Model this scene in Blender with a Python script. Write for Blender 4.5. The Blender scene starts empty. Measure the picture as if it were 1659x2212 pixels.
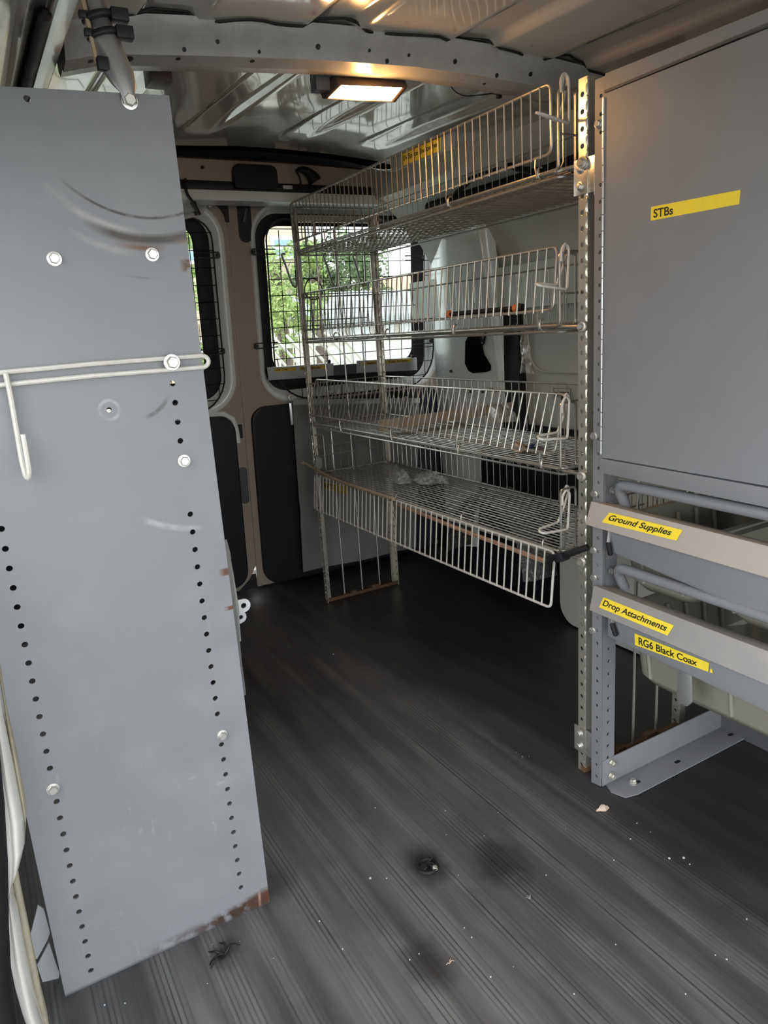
import bpy, bmesh, math, random
from mathutils import Vector, Matrix
random.seed(7)
PI = math.pi
SC = bpy.context.scene
COL = SC.collection
# ------------------------------------------------------------------ camera
W_, H_, F_ = 1659.0, 2212.0, 1560.0
CAM_H = 0.97
R = ((0.86272525, -0.50141114, -0.06551345),
     (-0.17810595, -0.18004959, -0.96739879),
     (0.47326886, 0.84626769, -0.24463764))          # rows: image right, image down, view direction
EYE = Vector((0, 0, CAM_H))
cam = bpy.data.cameras.new('camera')
cam.sensor_width = 36.0
cam.lens = F_ / H_ * 36.0
cam.clip_start = 0.02
cam.clip_end = 300
camo = bpy.data.objects.new('camera', cam)
COL.objects.link(camo)
m = Matrix.Identity(4)
for i in range(3):
    m[i][0] = R[0][i]; m[i][1] = -R[1][i]; m[i][2] = -R[2][i]
m.translation = EYE
camo.matrix_world = m
SC.camera = camo
# ------------------------------------------------------------------ sky, exposure
SC.view_settings.view_transform = 'Standard'
SC.view_settings.look = 'None'
SC.view_settings.gamma = 1.0
SC.view_settings.use_curve_mapping = False
SC.view_settings.exposure = 2.0
wd = bpy.data.worlds.new('overcast_sky')
SC.world = wd
wd.use_nodes = True
wn = wd.node_tree
wn.nodes.clear()
wo = wn.nodes.new('ShaderNodeOutputWorld')
wb = wn.nodes.new('ShaderNodeBackground')
wt = wn.nodes.new('ShaderNodeTexCoord')
ws = wn.nodes.new('ShaderNodeSeparateXYZ')
wr = wn.nodes.new('ShaderNodeValToRGB')
wr.color_ramp.elements[0].position = 0.0
wr.color_ramp.elements[0].color = (0.90, 0.92, 0.93, 1)
wr.color_ramp.elements[1].position = 0.6
wr.color_ramp.elements[1].color = (0.93, 0.965, 1.0, 1)
wn.links.new(wt.outputs['Generated'], ws.inputs[0])
wn.links.new(ws.outputs['Z'], wr.inputs[0])
wn.links.new(wr.outputs[0], wb.inputs['Color'])
wb.inputs['Strength'].default_value = 1.0
wn.links.new(wb.outputs[0], wo.inputs[0])
SC.cycles.max_bounces = 10
SC.cycles.transparent_max_bounces = 16
SC.cycles.caustics_reflective = False
SC.cycles.caustics_refractive = False
SC.cycles.sample_clamp_indirect = 4.0

# ------------------------------------------------------------------ measuring helpers
def ray(px, py):
    a, b = (px - W_ / 2) / F_, (py - H_ / 2) / F_
    return Vector([R[0][i] * a + R[1][i] * b + R[2][i] for i in range(3)])
def at(px, py, ax, v):
    """the point of the plane axis = v seen at a pixel of the photograph"""
    d = ray(px, py)
    return EYE + d * ((v - EYE[ax]) / d[ax])
def hit(px, py, p, n):
    d = ray(px, py); n = Vector(n)
    return EYE + d * ((Vector(p) - EYE).dot(n) / d.dot(n))

# ------------------------------------------------------------------ object helpers
def tag(o, label=None, cat=None, group=None, kind=None):
    if label: o['label'] = label
    if cat: o['category'] = cat
    if group: o['group'] = group
    if kind: o['kind'] = kind
    return o
def thing(name, loc, label, cat, group=None):
    o = bpy.data.objects.new(name, None)
    o.empty_display_size = 0.05
    o.location = loc
    COL.objects.link(o)
    return tag(o, label, cat, group)
def wloc(o):
    v = Vector(o.location)
    while o.parent:
        o = o.parent; v = v + Vector(o.location)
    return v
def link(name, me, mat, parent=None):
    o = bpy.data.objects.new(name, me)
    COL.objects.link(o)
    if mat:
        me.materials.clear(); me.materials.append(mat)
    if parent is not None:
        o.parent = parent
        if parent.type == 'EMPTY':
            o.matrix_parent_inverse = Matrix.Translation(-wloc(parent))
    return o
def fin(me, smooth=True, ang=40):
    if smooth:
        me.polygons.foreach_set('use_smooth', [True] * len(me.polygons))
        me.set_sharp_from_angle(angle=math.radians(ang))
    me.update()
def fillet(pts, r, n=5, closed=False):
    pts = [Vector(p) for p in pts]; out = []
    N = len(pts)
    for i in range(N):
        if not closed and i in (0, N - 1):
            out.append(pts[i]); continue
        p, a, b = pts[i], pts[i - 1], pts[(i + 1) % N]
        u, v = (a - p), (b - p)
        q = min(r, u.length * .49, v.length * .49)
        u.normalize(); v.normalize()
        p0, p1 = p + u * q, p + v * q
        for k in range(n + 1):
            t = k / n
            out.append(p0 * (1 - t) ** 2 + p * 2 * t * (1 - t) + p1 * t * t)
    return out
class MB:
    def __init__(s): s.v = []; s.f = []
    def add(s, vs, fs):
        k = len(s.v); s.v += [tuple(x) for x in vs]; s.f += [tuple(i + k for i in q) for q in fs]; return s
    def box(s, lo, hi):
        x0, y0, z0 = lo; x1, y1, z1 = hi
        return s.add([(x0, y0, z0), (x1, y0, z0), (x1, y1, z0), (x0, y1, z0), (x0, y0, z1), (x1, y0, z1), (x1, y1, z1), (x0, y1, z1)],
                     [(0, 3, 2, 1), (4, 5, 6, 7), (0, 1, 5, 4), (1, 2, 6, 5), (2, 3, 7, 6), (3, 0, 4, 7)])
    def bar(s, a, b, w, h, up=(0, 0, 1)):
        a, b = Vector(a), Vector(b); d = (b - a).normalized(); up = Vector(up)
        x = d.cross(up)
        if x.length < 1e-4: x = d.cross(Vector((1, 0, 0)))
        x.normalize(); y = x.cross(d)
        q = [a + x * i * w / 2 + y * j * h / 2 for i, j in ((-1, -1), (1, -1), (1, 1), (-1, 1))]
        q += [p + (b - a) for p in q]
        return s.add(q, [(0, 3, 2, 1), (4, 5, 6, 7), (0, 1, 5, 4), (1, 2, 6, 5), (2, 3, 7, 6), (3, 0, 4, 7)])
    def tube(s, pts, r, n=6, closed=False, caps=True):
        pts = [Vector(p) for p in pts]; N = len(pts)
        rr = r if hasattr(r, '__len__') else [r] * N
        vs = []; u = None
        for i in range(N):
            if closed: t = pts[(i + 1) % N] - pts[i - 1]
            else: t = pts[min(i + 1, N - 1)] - pts[max(i - 1, 0)]
            t.normalize()
            if u is None:
                u = t.orthogonal().normalized()
            else:
                u = (u - t * u.dot(t))
                if u.length < 1e-6: u = t.orthogonal()
                u.normalize()
            w = t.cross(u)
            for k in range(n):
                a = 2 * PI * k / n
                vs.append(pts[i] + (u * math.cos(a) + w * math.sin(a)) * rr[i])
        fs = []
        for i in range(N if closed else N - 1):
            j = (i + 1) % N
            for k in range(n):
                l = (k + 1) % n
                fs.append((i * n + k, i * n + l, j * n + l, j * n + k))
        if caps and not closed:
            fs.append(tuple(range(n - 1, -1, -1))); fs.append(tuple((N - 1) * n + k for k in range(n)))
        return s.add(vs, fs)
    def cyl(s, a, b, r, n=12, r2=None):
        return s.tube([a, b], [r, r if r2 is None else r2], n)
    def loft(s, rings, closed=True, cap0=False, cap1=False):
        n = len(rings[0]); vs = [p for q in rings for p in q]; fs = []
        for i in range(len(rings) - 1):
            for k in range(n if closed else n - 1):
                l = (k + 1) % n
                fs.append((i * n + k, i * n + l, (i + 1) * n + l, (i + 1) * n + k))
        if cap0: fs.append(tuple(range(n - 1, -1, -1)))
        if cap1: fs.append(tuple((len(rings) - 1) * n + k for k in range(n)))
        return s.add(vs, fs)
    def prism(s, poly, off):
        """polygon of 3-D points pushed along off"""
        poly = [Vector(p) for p in poly]; off = Vector(off); n = len(poly)
        return s.add(poly + [p + off for p in poly], [tuple(range(n - 1, -1, -1)), tuple(range(n, 2 * n))] + [(i, (i + 1) % n, n + (i + 1) % n, n + i) for i in range(n)])
    def hexbolt(s, c, nrm, r=.0095, h=.007, washer=True):
        c = Vector(c); nrm = Vector(nrm).normalized()
        if washer: s.tube([c, c + nrm * .0018, c + nrm * .002], [r * 1.35, r * 1.35, r * 1.2], 18)
        return s.tube([c + nrm * .0015, c + nrm * h * .85, c + nrm * h], [r, r, r * .85], 6)
    def build(s, name, mat, parent=None, smooth=True, ang=40, bevel=0, seg=2):
        me = bpy.data.meshes.new(name)
        me.from_pydata(s.v, [], s.f)
        bm = bmesh.new(); bm.from_mesh(me)
        if bevel:
            ee = [e for e in bm.edges if len(e.link_faces) == 2 and e.calc_face_angle(0) > .5]
            bmesh.ops.bevel(bm, geom=ee, offset=bevel, segments=seg, profile=.6, affect='EDGES', clamp_overlap=True)
        bmesh.ops.recalc_face_normals(bm, faces=bm.faces)
        bm.to_mesh(me); bm.free()
        fin(me, smooth, ang)
        return link(name, me, mat, parent)
DG = None
def conv(o):
    me = bpy.data.meshes.new_from_object(o.evaluated_get(bpy.context.evaluated_depsgraph_get()))
    d = o.data
    bpy.data.objects.remove(o)
    bpy.data.curves.remove(d)
    return me
def sheet_mesh(outer, holes=(), th=.002, bev=0):
    """flat sheet with real holes, in its own xy plane, th thick"""
    cu = bpy.data.curves.new('sheet', 'CURVE')
    cu.dimensions = '2D'; cu.fill_mode = 'BOTH'; cu.extrude = th / 2; cu.bevel_depth = bev; cu.bevel_resolution = 1
    for lp in [outer] + list(holes):
        sp = cu.splines.new('POLY'); sp.points.add(len(lp) - 1)
        for p, q in zip(sp.points, lp): p.co = (q[0], q[1], 0, 1)
        sp.use_cyclic_u = True
    o = bpy.data.objects.new('sheet', cu); COL.objects.link(o)
    return conv(o)
FACE_Y = Matrix(((1, 0, 0, 0), (0, 0, -1, 0), (0, 1, 0, 0), (0, 0, 0, 1)))     # sheet facing -Y: u = X, v = Z
FACE_X = Matrix(((0, 0, -1, 0), (-1, 0, 0, 0), (0, 1, 0, 0), (0, 0, 0, 1)))    # sheet facing -X: u = -Y, v = Z
FACE_Z = Matrix.Identity(4)
def sheet(name, outer, holes, th, M, mat, parent=None, bev=0, warp=None):
    me = sheet_mesh(outer, holes, th, bev)
    me.transform(M)
    if warp:
        for v in me.vertices: v.co = warp(v.co)
    fin(me, True, 35)
    return link(name, me, mat, parent)
def circ(cx, cy, r, n=14): return [(cx + r * math.cos(2 * PI * k / n), cy + r * math.sin(2 * PI * k / n)) for k in range(n)]
def rrect(x0, y0, x1, y1, r, n=6):
    out = []
    rs = r if hasattr(r, '__len__') else (r,) * 4       # bl br tr tl
    for (cx, cy, a, q) in ((x0, y0, PI, rs[0]), (x1, y0, 1.5 * PI, rs[1]), (x1, y1, 0, rs[2]), (x0, y1, .5 * PI, rs[3])):
        sx = 1 if cx == x0 else -1; sy = 1 if cy == y0 else -1
        for k in range(n + 1):
            t = a + .5 * PI * k / n
            out.append((cx + sx * q + q * math.cos(t), cy + sy * q + q * math.sin(t)))
    return out
def text_mesh(s):
    cu = bpy.data.curves.new('text', 'FONT'); cu.body = s; cu.size = 1; cu.offset = .02
    o = bpy.data.objects.new('text', cu); COL.objects.link(o)
    return conv(o)
def lettering(s, quad, u0, u1, v0, v1, lift, mat, parent, name='lettering'):
    """text mapped into the quad (top left, top right, bottom right, bottom left)"""
    me = text_mesh(s)
    xs = [v.co.x for v in me.vertices]; ys = [v.co.y for v in me.vertices]
    x0, x1, y0, y1 = min(xs), max(xs), min(ys), max(ys)
    a, b, c, d = [Vector(q) for q in quad]
    n = (d - a).cross(b - a).normalized()
    if n.dot(EYE - a) < 0: n = -n
    for v in me.vertices:
        u = u0 + (u1 - u0) * (v.co.x - x0) / (x1 - x0); w = v0 + (v1 - v0) * (v.co.y - y0) / (y1 - y0)
        v.co = d * (1 - u) * (1 - w) + c * u * (1 - w) + b * u * w + a * (1 - u) * w + n * lift
    me.update()
    return link(name, me, mat, parent)
def sticker(name, quad, th, mat, parent):
    a, b, c, d = [Vector(q) for q in quad]
    n = (d - a).cross(b - a).normalized()
    if n.dot(EYE - a) < 0: n = -n
    return MB().prism([a, b, c, d], n * th).build(name, mat, parent, smooth=False)

# ------------------------------------------------------------------ material helpers
class S:
    """a node socket with arithmetic"""
    def __init__(s, nt, sk): s.nt = nt; s.k = sk
    def m(s, op, b=None, c=None):
        n = s.nt.nodes.new('ShaderNodeMath'); n.operation = op
        s.nt.links.new(s.k, n.inputs[0])
        for i, q in ((1, b), (2, c)):
            if q is None: continue
            if isinstance(q, S): s.nt.links.new(q.k, n.inputs[i])
            else: n.inputs[i].default_value = q
        return S(s.nt, n.outputs[0])
    def __add__(s, b): return s.m('ADD', b)
    def __sub__(s, b): return s.m('SUBTRACT', b)
    def __mul__(s, b): return s.m('MULTIPLY', b)
    def abs(s): return s.m('ABSOLUTE')
    def max(s, b): return s.m('MAXIMUM', b)
    def min(s, b): return s.m('MINIMUM', b)
    def ramp(s, lo, hi, a=0.0, b=1.0):
        n = s.nt.nodes.new('ShaderNodeMapRange'); n.clamp = True
        s.nt.links.new(s.k, n.inputs[0])
        n.inputs[1].default_value = lo; n.inputs[2].default_value = hi; n.inputs[3].default_value = a; n.inputs[4].default_value = b
        return S(s.nt, n.outputs[0])
class Mat:
    def __init__(s, name, col, rough=.5, metal=0.0, spec=.5, coat=0.0):
        s.mat = bpy.data.materials.new(name); s.mat.use_nodes = True
        s.nt = s.mat.node_tree
        s.b = s.nt.nodes['Principled BSDF']
        s.b.inputs['Base Color'].default_value = (*col, 1)
        s.b.inputs['Roughness'].default_value = rough
        s.b.inputs['Metallic'].default_value = metal
        s.b.inputs['Specular IOR Level'].default_value = spec
        s.b.inputs['Coat Weight'].default_value = coat
        s.b.inputs['Coat Roughness'].default_value = .05
        s.col = None; s.c0 = col; s.r0 = rough
        g = s.nt.nodes.new('ShaderNodeNewGeometry'); s.pos = g.outputs['Position']
        sp = s.nt.nodes.new('ShaderNodeSeparateXYZ'); s.nt.links.new(s.pos, sp.inputs[0])
        s.x, s.y, s.z = [S(s.nt, q) for q in sp.outputs]
    def noise(s, scale=10, detail=4, stretch=(1, 1, 1), rough=.6, off=(0, 0, 0)):
        mp = s.nt.nodes.new('ShaderNodeMapping'); mp.inputs['Scale'].default_value = stretch; mp.inputs['Location'].default_value = off
        s.nt.links.new(s.pos, mp.inputs[0])
        n = s.nt.nodes.new('ShaderNodeTexNoise'); n.inputs['Scale'].default_value = scale; n.inputs['Detail'].default_value = detail; n.inputs['Roughness'].default_value = rough
        s.nt.links.new(mp.outputs[0], n.inputs['Vector'])
        return S(s.nt, n.outputs['Fac'])
    def over(s, col, fac):
        """lay a colour over what is there, by a mask"""
        n = s.nt.nodes.new('ShaderNodeMix'); n.data_type = 'RGBA'
        if s.col is None: n.inputs[6].default_value = (*s.c0, 1)
        else: s.nt.links.new(s.col, n.inputs[6])
        n.inputs[7].default_value = (*col, 1)
        s.nt.links.new(fac.k, n.inputs[0])
        s.col = n.outputs[2]
        s.nt.links.new(s.col, s.b.inputs['Base Color'])
        return s
    def rough(s, sk): s.nt.links.new(sk.k, s.b.inputs['Roughness']); return s
    def bump(s, h, strength=.3, dist=.001):
        n = s.nt.nodes.new('ShaderNodeBump'); n.inputs['Strength'].default_value = strength; n.inputs['Distance'].default_value = dist
        s.nt.links.new(h.k, n.inputs['Height']); s.nt.links.new(n.outputs[0], s.b.inputs['Normal']); return s
def simple(name, col, rough=.5, metal=0.0, spec=.5, dirt=.25, dcol=None, scale=14, coat=0.0, bump=0.0):
    M = Mat(name, col, rough, metal, spec, coat)
    n = M.noise(scale, 5)
    M.over(dcol or tuple(c * .55 for c in col), n.ramp(.45, .75, 0, dirt))
    M.rough(n.ramp(.3, .7, max(.02, rough - .08), min(1, rough + .1)))
    if bump: M.bump(M.noise(scale * 12, 3), bump, .001)
    return M.mat
# ------------------------------------------------------------------ materials
def rubber_floor():
    M = Mat('ribbed_black_rubber', (.012, .0125, .013), .5, 0, .5)
    big = M.noise(2.2, 5, (1, .45, 1)); fine = M.noise(60, 3, (1, .03, 1)); mid = M.noise(16, 4, (1, .10, 1)); cloud = M.noise(6, 5, (1, .6, 1), .65, (2, 5, 0))
    aisle = (M.x + (M.noise(3, 3) - .5) * .25).ramp(1.06, .86)            # dust trodden in along the aisle; the cabinet's shade is painted in too
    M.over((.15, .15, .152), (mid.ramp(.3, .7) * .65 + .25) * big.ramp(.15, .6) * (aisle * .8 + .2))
    band = ((M.x * (2 * PI / .085)).m('SINE') * .7 + (M.noise(1, 3, (26, .02, 1)) - .5) * 3.2).ramp(-.3, .6)
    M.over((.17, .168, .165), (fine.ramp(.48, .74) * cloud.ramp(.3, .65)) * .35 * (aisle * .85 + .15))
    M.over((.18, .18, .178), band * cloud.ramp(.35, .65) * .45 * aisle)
    rib = ((M.x * (2 * PI / .0082)).m('SINE') * .5 + .5) * .6 + M.noise(170, 1.5, (1, .008, 1), .5, (4, 1, 0)).ramp(.3, .7, 0, .4)
    M.over((.010, .010, .011), rib.ramp(.36, .16, 0, .75) * (band * .8 + .2) * M.noise(20, 3, (1, .1, 1), .6, (7, 0, 0)).ramp(.35, .55))
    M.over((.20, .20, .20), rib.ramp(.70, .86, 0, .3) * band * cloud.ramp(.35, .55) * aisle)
    def blot(x, y, r, k):
        dx = M.x - x; dy = (M.y - y) * .8; d = (dx * dx + dy * dy).m('SQRT') + (M.noise(14, 4) - .5) * .06
        M.over((.006, .006, .007), d.ramp(r, r * .3) * k)
    blot(.587, .98, .055, .9); blot(.70, .905, .06, .75); blot(.204, 1.0, .03, .7); blot(.47, .80, .05, .6); blot(.33, 1.1, .06, .6)
    M.over((.24, .235, .22), (M.noise(55, 3, (1, .7, 1), .7, (1, 7, 2)).ramp(.70, .78)) * cloud.ramp(.5, .65) * .6)
    M.rough(mid.ramp(.3, .7, .36, .55))
    M.bump(rib * (band * .7 + .3) * .35 + band * .5 + fine * .35, .3, .0016)
    return M.mat
def panel_paint():
    """grey powder-coated end panel: arcs rubbed by a swinging part, scuffs, rust at the foot"""
    M = Mat('grey_powder_coat_worn', (.215, .222, .236), .42, 0, .5)
    n = M.noise(9, 4); n2 = M.noise(45, 4); st = M.noise(30, 3, (.35, 1, 1), .6); st2 = M.noise(80, 2, (1, 1, .12), .6, (5, 0, 2))
    M.over((.255, .262, .275), n.ramp(.45, .7, 0, .6))
    low = M.z.ramp(.75, .15)
    M.over((.45, .46, .48), M.noise(85, 4, (1, 1, .22), .75, (1, 2, 3)).ramp(.62, .72, 0, .45) * M.noise(11, 3).ramp(.42, .58) * low)
    M.over((.42, .43, .45), M.noise(60, 3, (.25, 1, 1), .7, (4, 2, 8)).ramp(.66, .72, 0, .4) * M.noise(9, 3, (1, 1, 1), .6, (3, 3, 3)).ramp(.5, .62) * low)
    M.over((.10, .095, .09), M.noise(33, 3, (1, 1, .6), .6, (9, 4, 1)).ramp(.72, .78, 0, .45) * low)
    dx = M.x - .262; dz = M.z - 1.285
    r = (dx * dx + dz * dz).m('SQRT')
    ang = dx.m('ARCTAN2', dz)                       # pi straight down
    a = ang.m('ABSOLUTE')
    below = dz.ramp(-.03, -.09)
    def arc(rad, w, col, k, lo=None, hi=None, nz=n2, e0=.25, e1=.55):
        f = (r - rad).abs().ramp(w, w * .25) * below * nz.ramp(e0, e1) * k
        if lo is not None: f = f * M.x.ramp(lo, lo + .04)
        if hi is not None: f = f * M.x.ramp(hi, hi - .03)
        M.over(col, f)
    arc(.148, .0026, (.06, .052, .045), 1.0, .15)
    arc(.168, .007, (.40, .395, .385), .75, .13, .25, st)
    arc(.176, .009, (.062, .053, .045), 1.0, .17, None, st)
    arc(.187, .005, (.15, .07, .035), 1.0, .205, .28, st, .15, .4)
    arc(.196, .006, (.36, .355, .35), .6, .15, .24, st)
    arc(.181, .006, (.17, .09, .05), .9, .283, None, n2)
    arc(.226, .002, (.09, .08, .075), .5, .2, .27, n2)
    # rust chips on the free edge
    ed = M.x.ramp(.285, .305)
    for z0, w in ((1.075, .010), (.62, .007), (.56, .004)):
        M.over((.11, .045, .025), (M.z - z0).abs().ramp(w, w * .6) * M.x.ramp(.292, .302) * n2.ramp(.4, .5))
    # ring rubbed round the loose screw, dark scuff beside the hole row, long pale arc lower down
    rx = M.x - .170; rz = M.z - .887; rr = (rx * rx + rz * rz).m('SQRT')
    M.over((.42, .42, .43), (rr - .013).abs().ramp(.003, .001) * st.ramp(.35, .55) * .8)
    rx = M.x - .205; rz = M.z - .925; rr = (rx * rx + rz * rz).m('SQRT')
    M.over((.09, .088, .085), (rr - .055).abs().ramp(.004, .0015) * M.z.ramp(.9, .885) * M.x.ramp(.215, .225) * n2.ramp(.35, .5) * .8)
    rx = M.x - .30; rz = M.z - .90; rr = (rx * rx + rz * rz).m('SQRT')
    M.over((.48, .48, .5), (rr - .205).abs().ramp(.006, .002) * M.z.ramp(.75, .73) * M.x.ramp(.19, .20) * M.x.ramp(.28, .26) * n2.ramp(.3, .6) * .55)
    rust = (M.z - .012 - (M.x - .2) * .12 * M.x.ramp(.2, .21)).ramp(.012, 0) * n2.ramp(.38, .55) * M.x.ramp(.05, .22)
    M.over((.05, .03, .022), rust)
    foot = M.x.ramp(.262, .285) * (M.z + n2 * .03).ramp(.05, .035)
    M.over((.075, .034, .022), foot); M.over((.36, .23, .165), foot * st2.ramp(.55, .65))
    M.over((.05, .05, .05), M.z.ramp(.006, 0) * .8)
    M.rough(n.ramp(.3, .7, .36, .5)); M.bump(M.noise(300, 2), .05, .0005)
    return M.mat
def speck(name, col, specks, rough=.6, scale=90):
    M = Mat(name, col, rough); n = M.noise(scale, 3)
    M.over(specks, n.ramp(.52, .6)); M.bump(n, .6, .004); return M.mat
MT = {}
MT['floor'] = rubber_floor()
MT['rail'] = simple('dark_rail_paint', (.13, .135, .14), .18, 0, .5, .2, (.09, .09, .09), 8, .5)
MT['panel'] = panel_paint()
MT['grey'] = simple('grey_powder_coat', (.225, .232, .246), .42, 0, .5, .35, (.16, .16, .165), 7)
MT['grey_worn'] = simple('rubbed_grey_powder_coat', (.30, .295, .29), .5, 0, .4, .5, (.38, .35, .32), 26)
MT['beige_coat'] = simple('beige_grey_coat', (.42, .375, .335), .55, 0, .4, .4, (.36, .33, .30), 26)  # rail coat tinted beige, with random mottling
MT['dkgrey'] = simple('dark_grey_coat', (.08, .083, .09), .5)  # plain dark grey for inner panels, small fittings and scuffs
MT['white'] = simple('white_body_paint', (.80, .83, .80), .22, 0, .5, .25, (.45, .46, .43), 6, .3)
MT['warm_shade'] = simple('white_paint_warm_shade', (.36, .305, .26), .38, 0, .5, .25, (.27, .23, .2), 5)  # white door paint with the dim warm interior light put into its colour
MT['jamb'] = simple('cream_body_paint', (.80, .79, .74), .2, 0, .5, .12, (.55, .53, .47), 9, .5)
MT['roof'] = simple('glossy_roof_paint', (.46, .43, .39), .16, 0, .6, .2, (.38, .35, .32), 4, 1.0)
MT['bow'] = simple('roof_bow_paint', (.36, .355, .345), .3, 0, .5, .45, (.2, .19, .18), 20)
MT['wall'] = simple('grey_green_wall_paint', (.60, .61, .56), .4, 0, .4, .3, (.44, .44, .38), 5)
MT['blk'] = simple('black_trim_plastic', (.008, .009, .012), .5, 0, .4, .2, (.02, .02, .022), 10)
MT['void'] = simple('painted_shade_black', (.004, .004, .0045), 1.0, 0, 0.0, .1)  # flat black that paints in the shade of gaps and recesses
MT['silver'] = simple('silvery_steel', (.72, .70, .65), .3, .35, .5, .2)
MT['rub'] = simple('black_rubber', (.01, .01, .011), .6, 0, .3, .2, (.03, .03, .03), 20)
MT['wire'] = simple('dull_shelf_wire', (.47, .455, .42), .36, .75, .5, .45, (.22, .17, .13), 40)
MT['wirew'] = simple('white_coated_wire', (.64, .62, .575), .4, 0, .5, .35, (.35, .3, .25), 60)
MT['zinc'] = simple('yellowed_zinc', (.66, .64, .565), .27, .72, .5, .3, (.34, .31, .25), 14)
MT['steel'] = simple('bright_zinc_bolt', (.72, .71, .67), .28, .8, .5, .15, (.5, .46, .38), 20)
MT['galv'] = simple('galvanised_sheet', (.46, .47, .47), .33, .75, .5, .45, (.32, .33, .33), 25)
MT['rust'] = simple('rusted_steel', (.16, .09, .055), .75, .2, .3, .7, (.07, .045, .03), 50, 0, .5)
MT['mesh'] = simple('black_mesh_wire', (.006, .006, .007), .45, 0, .5, .1)
MT['yellow'] = simple('yellow_label_tape', (.93, .72, .05), .45, 0, .4, .3, (.72, .5, .05), 60)
MT['amber'] = simple('faded_yellow_label', (.62, .43, .08), .5, 0, .3, .3, (.45, .32, .06), 60)
MT['ink'] = simple('black_print', (.012, .011, .01), .55)
MT['tub'] = simple('olive_grey_tub_plastic', (.28, .27, .225), .42, 0, .45, .35, (.2, .19, .16), 12)
MT['wood'] = simple('weathered_wood', (.46, .37, .26), .7, 0, .3, .6, (.28, .2, .13), 18)
MT['copper'] = simple('bare_copper', (.72, .42, .27), .35, .4, .5, .3, (.45, .26, .16), 40)
MT['vinyl'] = simple('grey_vinyl_sheet', (.23, .235, .225), .5, 0, .4, .5, (.14, .14, .135), 8)
MT['stone'] = speck('pitted_underseal', (.05, .052, .05), (.16, .165, .16))
MT['brown'] = simple('brown_box_plastic', (.055, .035, .028), .5)
MT['card'] = simple('crumpled_card', (.60, .47, .38), .7)
MT['blue'] = simple('blue_film', (.03, .09, .3), .4)
MT['orange'] = simple('orange_cap', (.75, .22, .06), .4)
MT['paper'] = simple('white_plastic_sheet', (.62, .64, .66), .35, 0, .5, .25, (.4, .41, .42), 12)
def clear_film():
    M = Mat('clear_film', (.8, .82, .82), .08, 0, .6)
    tr = M.nt.nodes.new('ShaderNodeBsdfTransparent'); mx = M.nt.nodes.new('ShaderNodeMixShader')
    n = M.noise(70, 3); fr = M.nt.nodes.new('ShaderNodeLayerWeight'); fr.inputs[0].default_value = .45
    f = S(M.nt, fr.outputs['Facing']) * .35 + n.ramp(.42, .68, .08, .6)
    M.nt.links.new(f.k, mx.inputs[0]); M.nt.links.new(tr.outputs[0], mx.inputs[1]); M.nt.links.new(M.b.outputs[0], mx.inputs[2])
    M.nt.links.new(mx.outputs[0], M.nt.nodes['Material Output'].inputs[0]); return M.mat
MT['film'] = clear_film()
def pane():
    M = Mat('window_glass', (.9, .95, .93), .03, 0, .5)
    tr = M.nt.nodes.new('ShaderNodeBsdfTransparent'); tr.inputs[0].default_value = (.93, .97, .95, 1)
    gl = M.nt.nodes.new('ShaderNodeBsdfGlossy'); gl.inputs['Roughness'].default_value = .02
    mx = M.nt.nodes.new('ShaderNodeMixShader'); fr = M.nt.nodes.new('ShaderNodeFresnel'); fr.inputs[0].default_value = 1.45
    M.nt.links.new(fr.outputs[0], mx.inputs[0]); M.nt.links.new(tr.outputs[0], mx.inputs[1]); M.nt.links.new(gl.outputs[0], mx.inputs[2])
    M.nt.links.new(mx.outputs[0], M.nt.nodes['Material Output'].inputs[0]); return M.mat
MT['pane'] = pane()
def glow(name, col, k):
    M = Mat(name, (.8, .7, .5), .4)
    M.b.inputs['Emission Color'].default_value = (*col, 1); M.b.inputs['Emission Strength'].default_value = k; return M.mat
MT['lamp'] = glow('warm_lamp_lens', (1.0, .54, .18), 15)
# outside
def siding():
    M = Mat('beige_siding', (.60, .50, .37), .6)
    f = (M.z * (1 / .115)).m('FRACT'); M.over((.30, .25, .19), f.ramp(.86, .93)); M.over((.50, .42, .32), M.noise(3, 3).ramp(.4, .7, 0, .5)); return M.mat
def shingles():
    M = Mat('grey_shingles', (.30, .31, .32), .8)
    f = (M.z * (1 / .09)).m('FRACT'); M.over((.16, .165, .17), f.ramp(.75, .9)); M.over((.38, .38, .38), M.noise(25, 2, (1, 1, 3)).ramp(.5, .6, 0, .6)); return M.mat
def drive():
    M = Mat('concrete_drive', (.40, .39, .36), .8); M.over((.27, .27, .25), M.noise(4, 4).ramp(.45, .65)); return M.mat
MT['siding'] = siding(); MT['shingle'] = shingles(); MT['drive'] = drive()
MT['garage'] = simple('pale_garage_wall', (.66, .61, .55), .6, 0, .3, .15)
MT['gdoor'] = simple('garage_door_panel', (.58, .55, .51), .5, 0, .3, .15)
MT['tile'] = simple('tan_roof_tiles', (.55, .36, .2), .8)
MT['trimw'] = simple('white_house_trim', (.72, .73, .74), .5)
MT['hpane'] = simple('blue_house_window', (.26, .40, .45), .15)
MT['leafA'] = simple('leaves_dark', (.15, .21, .10), .6, 0, .3, .6, (.08, .13, .06), 6)
MT['leafB'] = simple('leaves_bright', (.33, .42, .15), .6, 0, .3, .6, (.2, .3, .1), 6)
MT['bark'] = simple('bark', (.12, .09, .07), .9)
MT['pale'] = simple('pale_slats', (.60, .59, .52), .7)
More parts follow.
